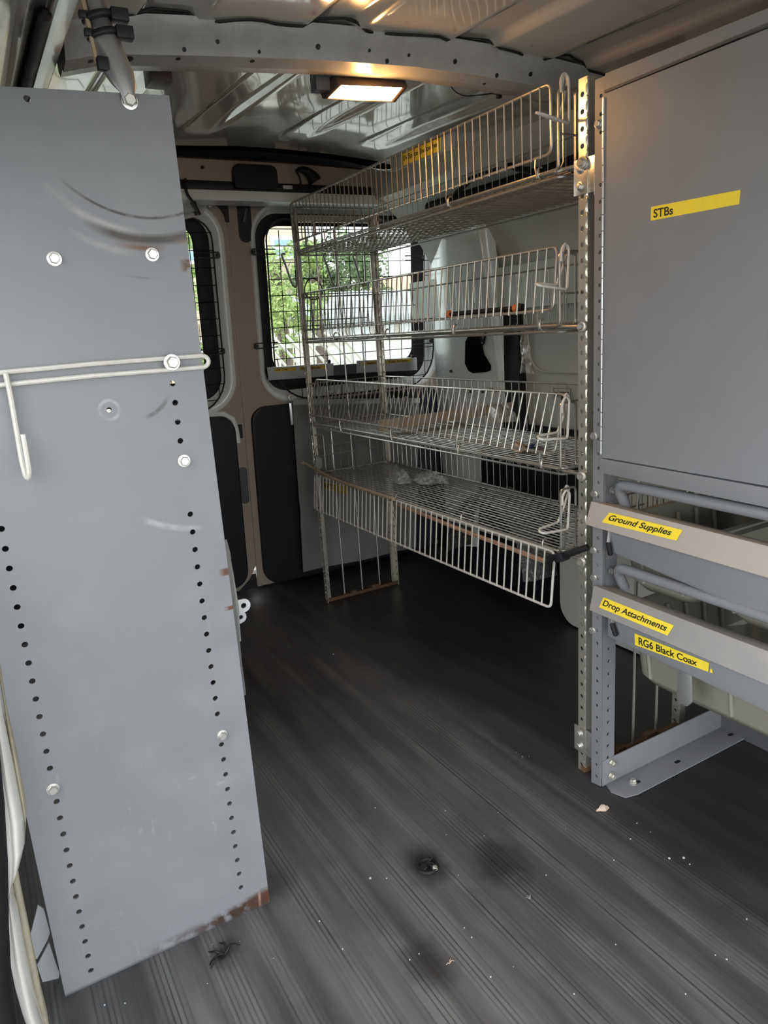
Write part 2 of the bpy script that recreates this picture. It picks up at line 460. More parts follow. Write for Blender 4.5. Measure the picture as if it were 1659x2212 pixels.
# ================================================================== the van body
def interp(x, P):
    if x <= P[0][0]: return P[0][1]
    for (a, b), (c, d) in zip(P, P[1:]):
        if x <= c:
            t = (x - a) / (c - a); t2 = t
            return b + (d - b) * t2
    return P[-1][1]
ROOF = [(-.1, 1.33), (.12, 1.385), (.19, 1.408), (.265, 1.428), (.36, 1.437), (.451, 1.445), (.62, 1.458), (.813, 1.467), (.95, 1.467), (1.1, 1.462), (1.256, 1.451), (1.36, 1.435)]
def roof_z(x, y):
    z = interp(x, ROOF) + .045 * (y - 1.2)
    for xc in (.36, .635, .92, 1.16):                               # pressed channels along the van
        d = abs(x - xc)
        k = min(1, max(0, (.048 - d) / .014))
        k *= min(1, max(0, (2.02 - y) / .25))
        z += .011 * k
    if y > 2.2: z += .9 * (y - 2.2) ** 2 + .05 * (y - 2.2)
    return z
b = MB()
xs = sorted({-.06 + .02 * i for i in range(72)} | {c + s * d for c in (.36, .635, .92, 1.16) for d in (.034, .048) for s in (-1, 1)})
ys = [-.6, -.2, .2, .6, .9, 1.1, 1.3, 1.5, 1.7] + [1.77 + .05 * i for i in range(16)]
b.loft([[(x, y, roof_z(x, y)) for x in xs] for y in ys if y < 2.19], closed=False)
ce = tag(b.build('ceiling', MT['roof'], ang=60), kind='structure')
MB().loft([[(x, y, roof_z(x, y)) for x in xs] for y in ys if y > 2.15], closed=False).build('rear_recess', MT['void'], ce, ang=60)  # rear end of the roof coloured black to paint in the recess shade
XR = xs[-1]
# ribbed rubber floor
b = MB().box((-.35, -.7, -.02), (1.80, 2.72, 0))
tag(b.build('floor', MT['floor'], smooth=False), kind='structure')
# right side wall: upper rail curving down, wall, recessed window blank
def side(y):
    return [(XR, y, roof_z(XR, y)), (XR + .02, y, 1.415), (XR + .09, y, 1.40), (XR + .16, y, 1.34), (1.59, y, 1.265), (1.63, y, 1.20), (1.66, y, 1.0), (1.68, y, .6), (1.69, y, .3), (1.70, y, 0)]
b = MB().loft([side(y) for y in (-.6, .2, .8, 1.3, 1.8, 2.2, 2.42)], closed=False)
tag(b.build('wall_right', MT['wall'], ang=50), kind='structure')
# bow across the roof
def bow_ring(x):
    z = interp(x, ROOF)
    return [(x, 1.195, z + .004), (x, 1.20, z - .012), (x, 1.215, z - .020), (x, 1.225, z - .040), (x, 1.255, z - .046), (x, 1.262, z - .040), (x, 1.285, z - .044), (x, 1.298, z - .034), (x, 1.30, z + .01)]
b = MB().loft([bow_ring(.212 + i * (XR - .212) / 40) for i in range(41)], closed=False)
bw = tag(b.build('trim_1', MT['bow'], ang=50), kind='structure')
from mathutils.bvhtree import BVHTree
def on_mesh(o, px, py):
    bv = BVHTree.FromPolygons([v.co for v in o.data.vertices], [list(f.vertices) for f in o.data.polygons])
    h = bv.ray_cast(EYE, ray(px, py).normalized())
    return h[0], h[1]
for px, py, r in ((110, 132, .004), (196, 132, .004), (398, 107, .0035), (385, 127, .004), (560, 112, .003), (545, 132, .004), (687, 101, .0045), (836, 132, .004), (983, 133, .0045), (798, 109, .003), (883, 119, .003), (1073, 163, .004), (1146, 160, .0045), (1046, 181, .0035), (278, 127, .007), (470, 90, .0035)):
    p, n = on_mesh(bw, px, py)
    if p is None: continue
    if n.dot(p - EYE) > 0: n = -n
    MB().tube([p - n * .004, p + n * .0004], r, 12).build('bow_hole', MT['blk'], bw)
b = MB(); pts = []
for i in range(50):
    x = .2 + i * (XR - .2) / 49
    pts.append((x, 1.193 + .012 * math.sin(i * .9) * (1 if i % 9 < 5 else .3), roof_z(x, 1.19) - .001))
b.tube(pts, .0028, 6)
b.build('sealant_bead', MT['rub'], bw)
# left side rail above the door opening: bright flange, black gasket, curved painted rail
def lrail(y):
    return [(.210, y, 1.402), (.207, y, 1.384), (.204, y, 1.380), (.183, y, 1.379), (.181, y, 1.384)]
b = MB().loft([lrail(y) for y in (-.6, .5, 1.2, 2.4)], closed=False)
rl = tag(b.build('trim_2', MT['white'], ang=60), kind='structure')
b = MB(); b.tube([(.1725, y, 1.381) for y in (1.088, 1.094, 1.6, 2.3)], [.003, .0085, .0085, .0085], 10)
b.build('gasket', MT['rub'], rl)
b = MB()
b.loft([[(.182, y, 1.392), (.164, y, 1.392), (.158, y, 1.376), (.150, y, 1.362), (.135, y, 1.340), (.11, y, 1.318), (.07, y, 1.30), (-.02, y, 1.29), (-.08, y, 1.25)] for y in (-.6, .3, 1.0, 1.7, 2.4)], closed=False)
b.build('rail_skin', MT['rail'], rl, ang=60)
# left wall beyond the side door
b = MB().box((-.13, 1.0, 0), (-.10, 2.6, 1.33))
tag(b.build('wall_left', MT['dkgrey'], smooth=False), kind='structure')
# rear header over the doors
YH = 2.38
def head_top(x): return 1.525 - .05 * max(0, (x - .95)) ** 2 - .09 * max(0, .6 - x) ** 2
b = MB()
hx = [.0 + i * .06 for i in range(29)]
b.loft([[(x, YH + .07, head_top(x) - .002), (x, YH + .012, head_top(x) + .003), (x, YH, head_top(x) - .006), (x, YH + .012, 1.452), (x, YH + .05, 1.44)] for x in hx], closed=False)
hd = tag(b.build('trim_3', MT['warm_shade'], ang=50), kind='structure')
b = MB().box((.0, YH + .003, 1.431), (1.68, YH + .06, 1.459))
b.build('black_strip', MT['blk'], hd, bevel=.004)
b = MB().loft([[(x, YH + .02, 1.432), (x, YH - .004, 1.430), (x, YH - .008, 1.412), (x, YH - .002, 1.400), (x, YH + .06, 1.396)] for x in (0, .5, 1.0, 1.4, 1.68)], closed=False)
b.build('header_flange', MT['white'], hd)
b = MB()
p0 = at(506, 398, 1, YH); p1 = at(592, 362, 1, YH)
sheet('latch_cover', rrect(p0.x, 1.44, p1.x, p1.z, (.002, .002, .018, .018)), (), .05, FACE_Y, MT['blk'], hd, .003, lambda v: v + Vector((0, YH + .01, 0)))
q = at(438, 361, 1, YH - .003)
MB().cyl((q.x, YH - .004, q.z), (q.x, YH + .004, q.z), .005, 10).build('header_hole', MT['blk'], hd)
q = at(622, 404, 1, YH - .004)
MB().box((q.x - .016, YH - .004, q.z - .006), (q.x + .016, YH + .004, q.z + .005)).build('clip', MT['paper'], hd, smooth=False)
MB().box((-.13, 2.56, 1.36), (1.80, 2.58, 1.75)).box((-.13, YH + .062, 1.40), (1.75, YH + .072, 1.47)).box((-.06, 2.485, 1.412), (1.74, 2.495, 1.47)).build('shadow_gap', MT['void'], hd, smooth=False)  # black strips paint in the shade of the header gaps and close light leaks
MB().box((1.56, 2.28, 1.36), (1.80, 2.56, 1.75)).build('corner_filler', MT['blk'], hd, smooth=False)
MB().box((-.13, 2.655, -.05), (1.80, 2.70, .06)).build('door_sill', MT['blk'], None, smooth=False)
tag(bpy.data.objects['door_sill'], kind='structure').name = 'trim_11'

# ------------------------------------------------------------------ rear doors
TILT = .085
def dY(z): return 2.645 - TILT * z
DN = Vector((0, 1, TILT))
def dpt(px, py, d=0.0):
    """point of the leaning door plane (d towards the inside) at a pixel -> (x, z)"""
    p = hit(px, py, (0, dY(0) - d, 0), DN); return p
def dwarp(d):
    return lambda v: Vector((v.x, dY(v.z) - d + v.y, v.z))
def rr3(x0, z0, x1, z1, r, d, n=8):
    return [Vector((u, dY(w) - d, w)) for u, w in rrect(x0, z0, x1, z1, r, n)]
def shell_y(x0, x1, z0, z1):  pass
# pressed surround, gasket and glass outlines of each window: x0 z0 x1 z1
WHT = {1: (.03, .715, .862, 1.425), 2: (.953, .728, 1.745, 1.428)}
GSK = {1: (.085, .765, .812, 1.380), 2: (.983, .772, 1.684, 1.390)}
GLS = {1: (.135, .835, .757, 1.350), 2: (1.016, .842, 1.628, 1.350)}
SPAN = {1: (-.06, .8735), 2: (.8795, 1.744)}
def mixr(A, B, t): return tuple(a + (c - a) * t for a, c in zip(A, B))
for k in (1, 2):
    s0, s1 = SPAN[k]; A, B_, C_ = WHT[k], GSK[k], GLS[k]
    hole = rrect(*A, .12, 8)
    if k == 1: outer = [(s0, .06), (s1 - .075, .012), (s1 - .03, .05), (s1, .10), (s1, 1.47), (s0, 1.47)]
    else: outer = [(s0, .012), (s1, .012), (s1, 1.47), (s0, 1.47)]
    door = sheet('door_%d' % k, outer, [hole], .012, FACE_Y, MT['warm_shade'], None, .002, dwarp(0))
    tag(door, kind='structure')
    MB().loft([rr3(*A, .12, .006), rr3(*mixr(A, B_, .15), .115, .015), rr3(*mixr(A, B_, .5), .10, .013), rr3(*mixr(A, B_, .62), .095, -.002),
               rr3(*mixr(A, B_, .95), .085, -.014), rr3(*mixr(A, B_, 1.15), .08, -.018)]).build('window_surround', MT['white'], door, ang=70)
    MB().loft([rr3(*mixr(A, B_, .94), .085, -.022), rr3(*B_, .08, -.008), rr3(*mixr(B_, C_, .3), .075, -.006), rr3(*mixr(B_, C_, .8), .06, -.012), rr3(*mixr(B_, C_, .97), .055, -.012), rr3(*C_, .055, -.016)]).build('gasket', MT['rub'], door, ang=70)
    sheet('pane', rrect(*mixr(B_, C_, .6), .06, 6), (), .004, FACE_Y, MT['pane'], door, 0, dwarp(-.020))
    # quilted black lower trim
    if k == 1: pl = rrect(s0 + .05, .035, .832, .700, (.05, .06, .06, .05))
    else: pl = rrect(.908, .014, 1.735, .716, (.07, .05, .055, .05))
    tr = sheet('lower_trim', pl, (), .018, FACE_Y, MT['blk'], door, .006, dwarp(.012))
    b = MB()
    u0, u1 = (s0 + .09, .815) if k == 1 else (.93, 1.69)
    for i in range(6):
        z = .13 + i * .1
        b.tube([(u0, dY(z) - .020, z), (u1, dY(z) - .020, z)], .006, 8)
    b.build('stitched_ridge', MT['blk'], tr)
d1 = bpy.data.objects['door_1']; d2 = bpy.data.objects['door_2']
# moulding of the left door: raised white edge round its lower trim
MB().tube([Vector((u, dY(w) - .012, w)) for u, w in [(.45, .715), (.74, .715), (.80, .712), (.832, .69), (.842, .655), (.846, .60)]], .010, 8).build('moulding', MT['white'], d1)
q = dpt(514, 931); sheet('latch_socket', rrect(q.x - .014, q.z - .028, q.x + .014, q.z + .024, .003), (), .006, FACE_Y, MT['blk'], d1, 0, dwarp(.008))
q = dpt(526, 1048); sheet('pull_recess', rrect(q.x - .016, q.z - .07, q.x + .014, q.z + .07, .012), (), .006, FACE_Y, MT['dkgrey'], d1, .001, dwarp(.008))
a = dpt(522, 444); c = dpt(524, 524)
sheet('latch_opening', rrect(a.x - .020, c.z, a.x + .026, a.z, (.022, .022, .004, .004)), (), .006, FACE_Y, MT['blk'], d2, .001, dwarp(.008))
MB().tube([Vector((a.x + .01, dY(1.38) - .018, 1.40)), Vector((a.x - .004, dY(1.34) - .02, 1.355))], .006, 6).build('latch_rod', MT['dkgrey'], d2)
q = dpt(487, 440)
sheet('hinge_bracket', [(q.x - .045, q.z), (q.x + .004, q.z), (q.x + .004, q.z - .06), (q.x - .008, q.z - .06), (q.x - .014, q.z - .035), (q.x - .025, q.z - .018)], (), .008, FACE_Y, MT['blk'], d1, 0, dwarp(.01))
tag(MB().box((1.746, 2.34, 0), (1.83, 2.72, 1.46)).build('trim_12', MT['void'], smooth=False), kind='structure')  # black filler box added to close a light leak beside the door
# black weather seal and rear corner pillar on the right
b = MB(); pts = [dpt(px, py, 0) for px, py in ((928, 478), (934, 530), (944, 620), (955, 720), (963, 800), (970, 850), (978, 930), (985, 1010))]
b.tube([p + Vector((0, -.02, 0)) for p in pts], .016, 8)
tag(b.build('trim_4', MT['rub']), kind='structure')
def pil(x, y, pad):  return Vector((x, y, pad))
b = MB()
prow = []
for (pl_, pm_, pr_) in (((940, 470), (955, 470), (1036, 470)), ((943, 530), (961, 530), (1043, 530)), ((952, 690), (975, 690), (1065, 690)), ((960, 830), (985, 830), (1085, 830)), ((985, 1180), (1012, 1180), (1140, 1180))):
    a, c, e = at(*pl_, 1, 2.34), at(*pm_, 1, 2.26), at(*pr_, 1, 2.01)
    prow.append([a + Vector((.03, .10, 0)), a, c + Vector((-.004, .01, 0)), c + Vector((.004, -.012, 0)), e + Vector((-.010, .012, 0)), e, e + Vector((.05, -.005, 0))])
b.loft(prow, closed=False)
pr = tag(b.build('trim_5', MT['white'], ang=50), kind='structure')
def xp(px, py): return on_mesh(pr, px, py)[0]
out = [xp(*q) for q in ((1012, 726), (1006, 738), (1005, 785), (1012, 800), (1022, 806), (1050, 804), (1060, 800), (1061, 790), (1046, 765), (1043, 750), (1043, 738), (1036, 724), (1025, 721))]
MB().prism([p + Vector((-.0035, -.002, 0)) for p in out], (.003, .001, 0)).build('access_hole', MT['void'], pr, smooth=False)
MB().tube(fillet([xp(1040, 722) + Vector((-.006, 0, 0)), xp(1046, 745) + Vector((-.006, 0, 0)), xp(1056, 735) + Vector((-.02, 0, 0)), xp(1064, 715) + Vector((-.03, 0, 0))], .02), .0045, 6).build('cable', MT['rub'], pr)
b = MB()
for px, py in ((1018, 846), (1044, 846), (1062, 841), (975, 802)):
    p = xp(px, py); b.prism([p + Vector((-.003, y, z)) for y, z in rrect(-.008, -.005, .008, .005, .003, 3)], (.004, 0, 0))
b.build('small_slot', MT['blk'], pr, smooth=False)
# recessed blank in the right wall, dark groove between pillar and wall
XW = 1.645
tag(MB().box((1.640, 1.93, .35), (1.70, 2.02, 1.26)).build('trim_6', MT['rub'], smooth=False), kind='structure')
rc = [Vector((XW, y, z)) for y, z in rrect(1.0, .80, 1.90, 1.24, .07, 8)]
wr_ = bpy.data.objects['wall_right']
MB().tube([p + Vector((.02 - .08 * (p.z - .8) , 0, 0)) for p in rc], .004, 6, closed=True).build('pressed_edge', MT['wall'], wr_)
# lower right: pale wheel housing end, black liner, pitted wheel arch
b = MB()
b.prism([(1.56, y, z) for y, z in rrect(1.05, .004, 1.66, .40, (.02, .07, .12, .02), 8)], (.12, 0, 0))
tag(b.build('trim_7', MT['wall'], bevel=.01), kind='structure')
tag(MB().box((1.655, 1.67, .0), (1.665, 2.42, .62)).build('trim_8', MT['blk'], smooth=False), kind='structure')
b = MB(); rings = []
for i in range(13):
    a = PI * i / 12
    rings.append([(x, 1.97 + .24 * math.cos(a) * s, .27 * math.sin(a) * s + .13) for x, s in ((1.62, 1.0), (1.52, .98), (1.49, .9))])
b.loft(rings, closed=False)
tag(b.build('trim_9', MT['stone']), kind='structure')
# sliding-door opening: white body edge, weatherstrip, sill channel at lower left
JY = .95
def jp(*q, y=JY): return [at(px, py, 1, y) for px, py in q]
def band(L, R, bulge, y, mat, name, parent=None, back=.03):
    """rounded strip between a left and a right outline"""
    rings = []
    for a, c in zip(jp(*L, y=y), jp(*R, y=y)):
        rg = [a + Vector((0, back, 0))]
        for k in range(9):
            t = k / 8; rg.append(a.lerp(c, t) + Vector((0, -bulge * math.sin(PI * t), 0)))
        rings.append(rg + [c + Vector((0, back, 0))])
    return MB().loft(rings, closed=False, cap0=True, cap1=True).build(name, mat, parent, ang=60)
cream = simple('aged_cream_paint', (.40, .375, .29), .5, 0, .4, .4, (.2, .17, .11), 50)
jb = band([(-70, 1250), (-40, 1448), (-22, 1547), (-10, 1657), (0, 1720), (7, 1767), (13, 1841), (14, 1885), (13, 1915), (12, 1951), (11, 2006), (18, 2061), (33, 2135), (48, 2189), (66, 2240), (90, 2310)],
          [(-30, 1250), (-6, 1448), (8, 1547), (30, 1657), (42, 1720), (51, 1767), (53, 1822), (43, 1866), (28, 1888), (24, 1915), (40, 1973), (55, 2061), (66, 2110), (74, 2153), (92, 2212), (118, 2300)], .020, JY, MT['jamb'], 'trim_10')
tag(jb, kind='structure')
band([(-20, 1350), (6, 1510), (28, 1657), (42, 1730), (50, 1790), (50, 1815)], [(-8, 1380), (18, 1547), (43, 1657), (54, 1725), (58, 1745), (53, 1822)], .006, JY + .012, cream, 'inner_flange', jb)
band([(24, 1886), (40, 1965), (54, 2055), (70, 2130), (90, 2206), (112, 2290)], [(38, 1880), (49, 1944), (65, 2021), (80, 2098), (93, 2164), (106, 2214), (130, 2300)][:6], .002, JY + .02, cream, 'inner_flange', jb)
b = MB(); pts = jp((-26, 1560), (-12, 1700), (-4, 1830), (-2, 1960), (4, 2080), (20, 2190), (40, 2290))
b.tube([p + Vector((-.012, -.03, 0)) for p in pts], .022, 12)
b.build('weatherstrip', MT['rub'], jb)
# ================================================================== left shelf unit: grey end panel seen face on
YP = 1.0626
P0X, P1X, PZ = -.030, .308, 1.291
PITCH = .02775
unit = thing('shelf_end_panel', (.14, YP, 0), 'tall grey steel shelf end panel at left with two rows of punched holes', 'shelf panel')
holes = []
right_bolt = {.802, .349}
zr = [.915 - PITCH * i for i in range(32)]
for z in zr:
    if abs(z - .802) < .012 or abs(z - .349) < .012: continue
    if abs(z - .776) < .01 or abs(z - .748) < .01: continue
    holes.append(circ(.2615, z, .0046))
zl = [.747 - PITCH * i for i in range(27)]
for z in zl:
    if abs(z - .353) < .012: continue
    holes.append(circ(.0115, z, .0046))
holes += [circ(.132, 1.273, .0045), circ(.170, .887, .004)]
sheet('panel', [(P0X, 0), (P1X, 0), (P1X, PZ), (P0X, PZ - .012)], holes, .0022, FACE_Y, MT['panel'], unit, .0004, lambda v: v + Vector((0, YP, 0)))
b = MB()
for z in (.776, .748): b.prism([(u, YP - .0012, w) for u, w in circ(.2615, z, .0042)], (0, .001, 0))
b.build('plugged_hole', MT['grey_worn'], unit, smooth=False)
# flanges and shelf stubs behind the panel
MB().box((P1X - .006, YP + .001, .0), (P1X - .003, YP + .035, 1.285)).build('edge_flange', MT['grey'], unit, smooth=False)
MB().box((P0X + .003, YP + .001, .0), (P0X + .006, YP + .035, 1.27)).build('edge_flange', MT['grey'], unit, smooth=False)
b = MB()
pts = [at(px, py, 1, YP + .012) for px, py in ((489, 1165), (497, 1195), (512, 1330), (522, 1430), (531, 1500))]
b.loft([[(p.x - .012, YP + .004, p.z), (p.x + .0005, YP + .012, p.z)] for p in pts], closed=False)
pts = [at(px, py, 1, YP + .05) for px, py in ((494, 1190), (500, 1215), (516, 1310), (518, 1350), (521, 1385))]
b.loft([[(p.x - .04, YP + .04, p.z), (p.x, YP + .05, p.z)] for p in pts], closed=False)
b.build('shelf_lip', MT['galv'], unit)
for (px, py, s, yy) in ((526, 1308, 1.0, YP + .06), (520, 1333, .85, YP + .10)):
    p = at(px, py, 1, yy); r = .0115 * s
    sheet('hinge_ear', [(p.x - .03, p.z - r * 1.25), (p.x, p.z - r * 1.1)] + [(p.x + r * math.cos(t), p.z + r * math.sin(t)) for t in [-PI / 2 + PI * k / 10 for k in range(11)]] + [(p.x - .03, p.z + r)], [circ(p.x, p.z, .0052 * s)], .0025, FACE_Y, MT['paper'], unit, .0004, lambda v, yy=yy: v + Vector((0, yy, 0)))
bp = [(.132, 1.086), (.257, 1.090), (.2625, .802), (.264, .349), (.010, .353)]
for x, z in bp:
    MB().hexbolt((x, YP - .0012, z), (0, -1, 0), .0068, .0075).build('hex_bolt', MT['steel'], unit)
MB().hexbolt((.255, YP - .0012, 1.280), (0, -1, 0), .0078, .009).build('hex_bolt', MT['steel'], unit)
MB().cyl((.170, YP + .003, .885), (.170, YP + .008, .884), .0035, 10).build('loose_screw', MT['steel'], unit)
for px, py in ((581, 1903), (583, 1937), (537, 1556), (466, 975)):
    p = at(px, py, 1, YP + .02); MB().hexbolt((P1X - .003, YP + .02, p.z), (1, 0, 0), .006, .006).build('side_bolt_head', MT['steel'], unit)
# wire hook bar bolted across the panel
bar = thing('wire_hook_bar', (.2, YP - .006, .94), 'white two-wire hook bar bolted across the grey end panel', 'hook bar')
yb = YP - .0058
top = [Vector((.325, yb, .941)), Vector((.26, yb, .9455)), Vector((.16, yb, .9475)), (-.2, yb, .953)]
q = lambda px, py: at(px, py, 1, yb)
u1 = [q(-120, 822), q(0, 805), q(200, 786), q(430, 769)]; u2 = [q(-120, 846), q(0, 832), q(200, 812), q(440, 793)]
r_ = (u1[-1] - u2[-1]).length / 2; c_ = (u1[-1] + u2[-1]) / 2
arc_ = [c_ + Vector((r_ * 1.25 * math.sin(t), 0, r_ * math.cos(t))) for t in [PI * k / 10 for k in range(11)]]
MB().tube(u1 + arc_ + u2[::-1], .0033, 8).build('bar_wire', MT['wirew'], bar)
yh = yb - .006
h = [at(px, py, 1, yy) for px, py, yy in ((12, 806, yh), (22, 850, yh), (36, 930, yh - .002), (48, 1000, yh - .006), (56, 1030, yh - .012), (62, 1034, yh - .02), (64, 1020, yh - .028), (58, 985, yh - .03), (53, 955, yh - .03), (50, 938, yh - .03))]
MB().tube(fillet(h, .01, 3), .0034, 8).build('hook', MT['wirew'], bar)
MB().hexbolt((.262, yb - .0035, .9445), (0, -1, 0), .0085, .010).build('hex_bolt', MT['steel'], bar)
# brace tube from the panel top to the roof
tb = thing('brace_tube', (.25, 1.06, 1.29), 'grey flattened brace tube with black clips above the end panel', 'tube')
a = Vector((.253, YP - .006, 1.288)); t1 = Vector((.243, 1.085, 1.345)); t2 = Vector((.232, 1.095, 1.425))
dirv = (t2 - t1).normalized()
rings = []
for k, (p, w, d) in enumerate(((a + Vector((.002, 0, -.012)), .009, .0025), (a, .0095, .003), (a.lerp(t1, .2), .016, .008), (a.lerp(t1, .5), .020, .015), (t1, .0195, .0195), (t1.lerp(t2, .25), .0185, .0185), (t1.lerp(t2, .3), .0145, .0145), (t2, .0135, .0135))):
    rings.append([p + Vector((w * math.cos(t), -d * math.sin(t), 0)) for t in [2 * PI * i / 16 for i in range(16)]])
MB().loft(rings, cap0=True, cap1=True).build('tube', MT['galv'], tb, ang=70)
for t, off in ((.92, 0), (.48, 0), (.22, .003)):
    p = t1.lerp(t2, t)
    b = MB(); rg = [p + Vector((math.cos(k * PI / 8) * .0175, -math.sin(k * PI / 8) * .0175, math.cos(k * PI / 8) * .004)) for k in range(16)]
    b.tube(rg, .0055, 6, closed=True); b.box((p.x + .012, p.y - .020, p.z - .006), (p.x + .034, p.y - .004, p.z + .009)); b.box((p.x - .026, p.y - .012, p.z - .006), (p.x - .012, p.y - .002, p.z + .003))
    b.build('clip', MT['blk'], tb, bevel=.0015)
p = a.lerp(t1, .55); b = MB().box((p.x - .026, p.y - .014, p.z - .006), (p.x - .012, p.y - .002, p.z + .010)); b.build('clip', MT['blk'], tb, bevel=.002)
MB().tube([t1 + Vector((-.018, -.008, -.02)), t1.lerp(t2, .5) + Vector((-.017, -.008, 0)), t2 + Vector((-.014, -.008, 0))], .0032, 6).build('cable', MT['wood'], tb)
# white plastic sheet tucked behind the panel foot
sh = MB(); q = lambda px, py, y=1.10: at(px, py, 1, y)
sh.prism([q(82, 1955), q(95, 1965), q(108, 2015), q(103, 2030), q(80, 2072), q(66, 2070), q(63, 2030)], (0, .003, 0))
sh.prism([q(106, 2036), q(122, 2085), q(129, 2103), (-.035, 1.10, .0035), q(92, 2122), q(80, 2085)], (0, .003, 0))
tag(sh.build('plastic_offcut', MT['paper'], smooth=False), 'torn white plastic offcut standing between door sill and end panel', 'plastic scrap')

# ================================================================== wire shelf rack on the right
XF, XB, YA, YB = 1.031, 1.337, 1.030, 2.318
rack = thing('wire_shelf_rack', (XF, YA, 0), 'tall four-tier wire basket rack on perforated zinc posts', 'wire rack')
def post(x, y, z1, sx=1, sy=1):
    """angle post: punched flange along Y, plain flange along X, crimped corner"""
    L = .020; n = int(z1 / (PITCH / 8)); o = MB()
    wav = lambda z: .0018 * math.sin(2 * PI * z / PITCH)
    outer = [(0, 0), (L, 0), (L, z1), (0, z1)]
    za = [z1 * i / n for i in range(n + 1)]
    oa = [(-L, 0)] + [(wav(z), z) for z in za] + [(-L, z1)]
    hs = [circ(-.011, PITCH * (i + .5), .0048, 10) for i in range(int(z1 / PITCH))]
    me = sheet_mesh(oa, hs, .0022, .0003); me.transform(FACE_X)
    me2 = sheet_mesh([(L, 0)] + [(-wav(z), z) for z in za] + [(L, z1)], (), .0022, .0003); me2.transform(FACE_Y)
    for v in me.vertices: o_ = v.co; v.co = Vector((x + o_.x * sx, y + o_.y * sy, o_.z))
    for v in me2.vertices: o_ = v.co; v.co = Vector((x + o_.x * sx, y + o_.y * sy, o_.z))
    bm = bmesh.new(); bm.from_mesh(me); bm.from_mesh(me2)
    # crimped ridge along the corner
    bmesh.ops.recalc_face_normals(bm, faces=bm.faces)
    bm.to_mesh(me); bm.free(); bpy.data.meshes.remove(me2)
    mm = MB().tube([(x + sx * (.001 + .0008 * math.sin(2 * PI * z / PITCH)), y - 0 + sy * .001, z) for z in za], .0028, 6)
    bm = bmesh.new(); bm.from_mesh(me)
    vs = [bm.verts.new(p) for p in mm.v]
    for f in mm.f: bm.faces.new([vs[i] for i in f])
    bm.to_mesh(me); bm.free()
    fin(me, True, 35)
    return link('post', me, MT['zinc'], rack)
post(XF, YA - .012, 1.372)
post(XB, YA - .012, 1.33)
post(XF, YB + .012, 1.36, 1, -1)
post(XB, YB + .012, 1.36, -1, -1)
for y in (YA - .008, YB + .008):
    for i in range(3):
        x = XF + (XB - XF) * (i + 1) / 4
        MB().cyl((x, y, .014), (x, y, 1.34), .0032, 8).build('end_rod', MT['wire'], rack)
    b = MB(); b.box((XF - .004, y - .006, 0), (XB + .006, y + .006, .012)); b.box((XF + .10, y - .008, .006), (XF + .125, y + .008, .02)); b.box((XF + .19, y - .009, .006), (XF + .225, y + .008, .022))
    b.build('foot_strip', MT['rust'], rack, bevel=.002)
    MB().box((XF, y - .003, 1.33), (XB, y + .003, 1.352)).build('top_strip', MT['zinc'], rack, smooth=False)
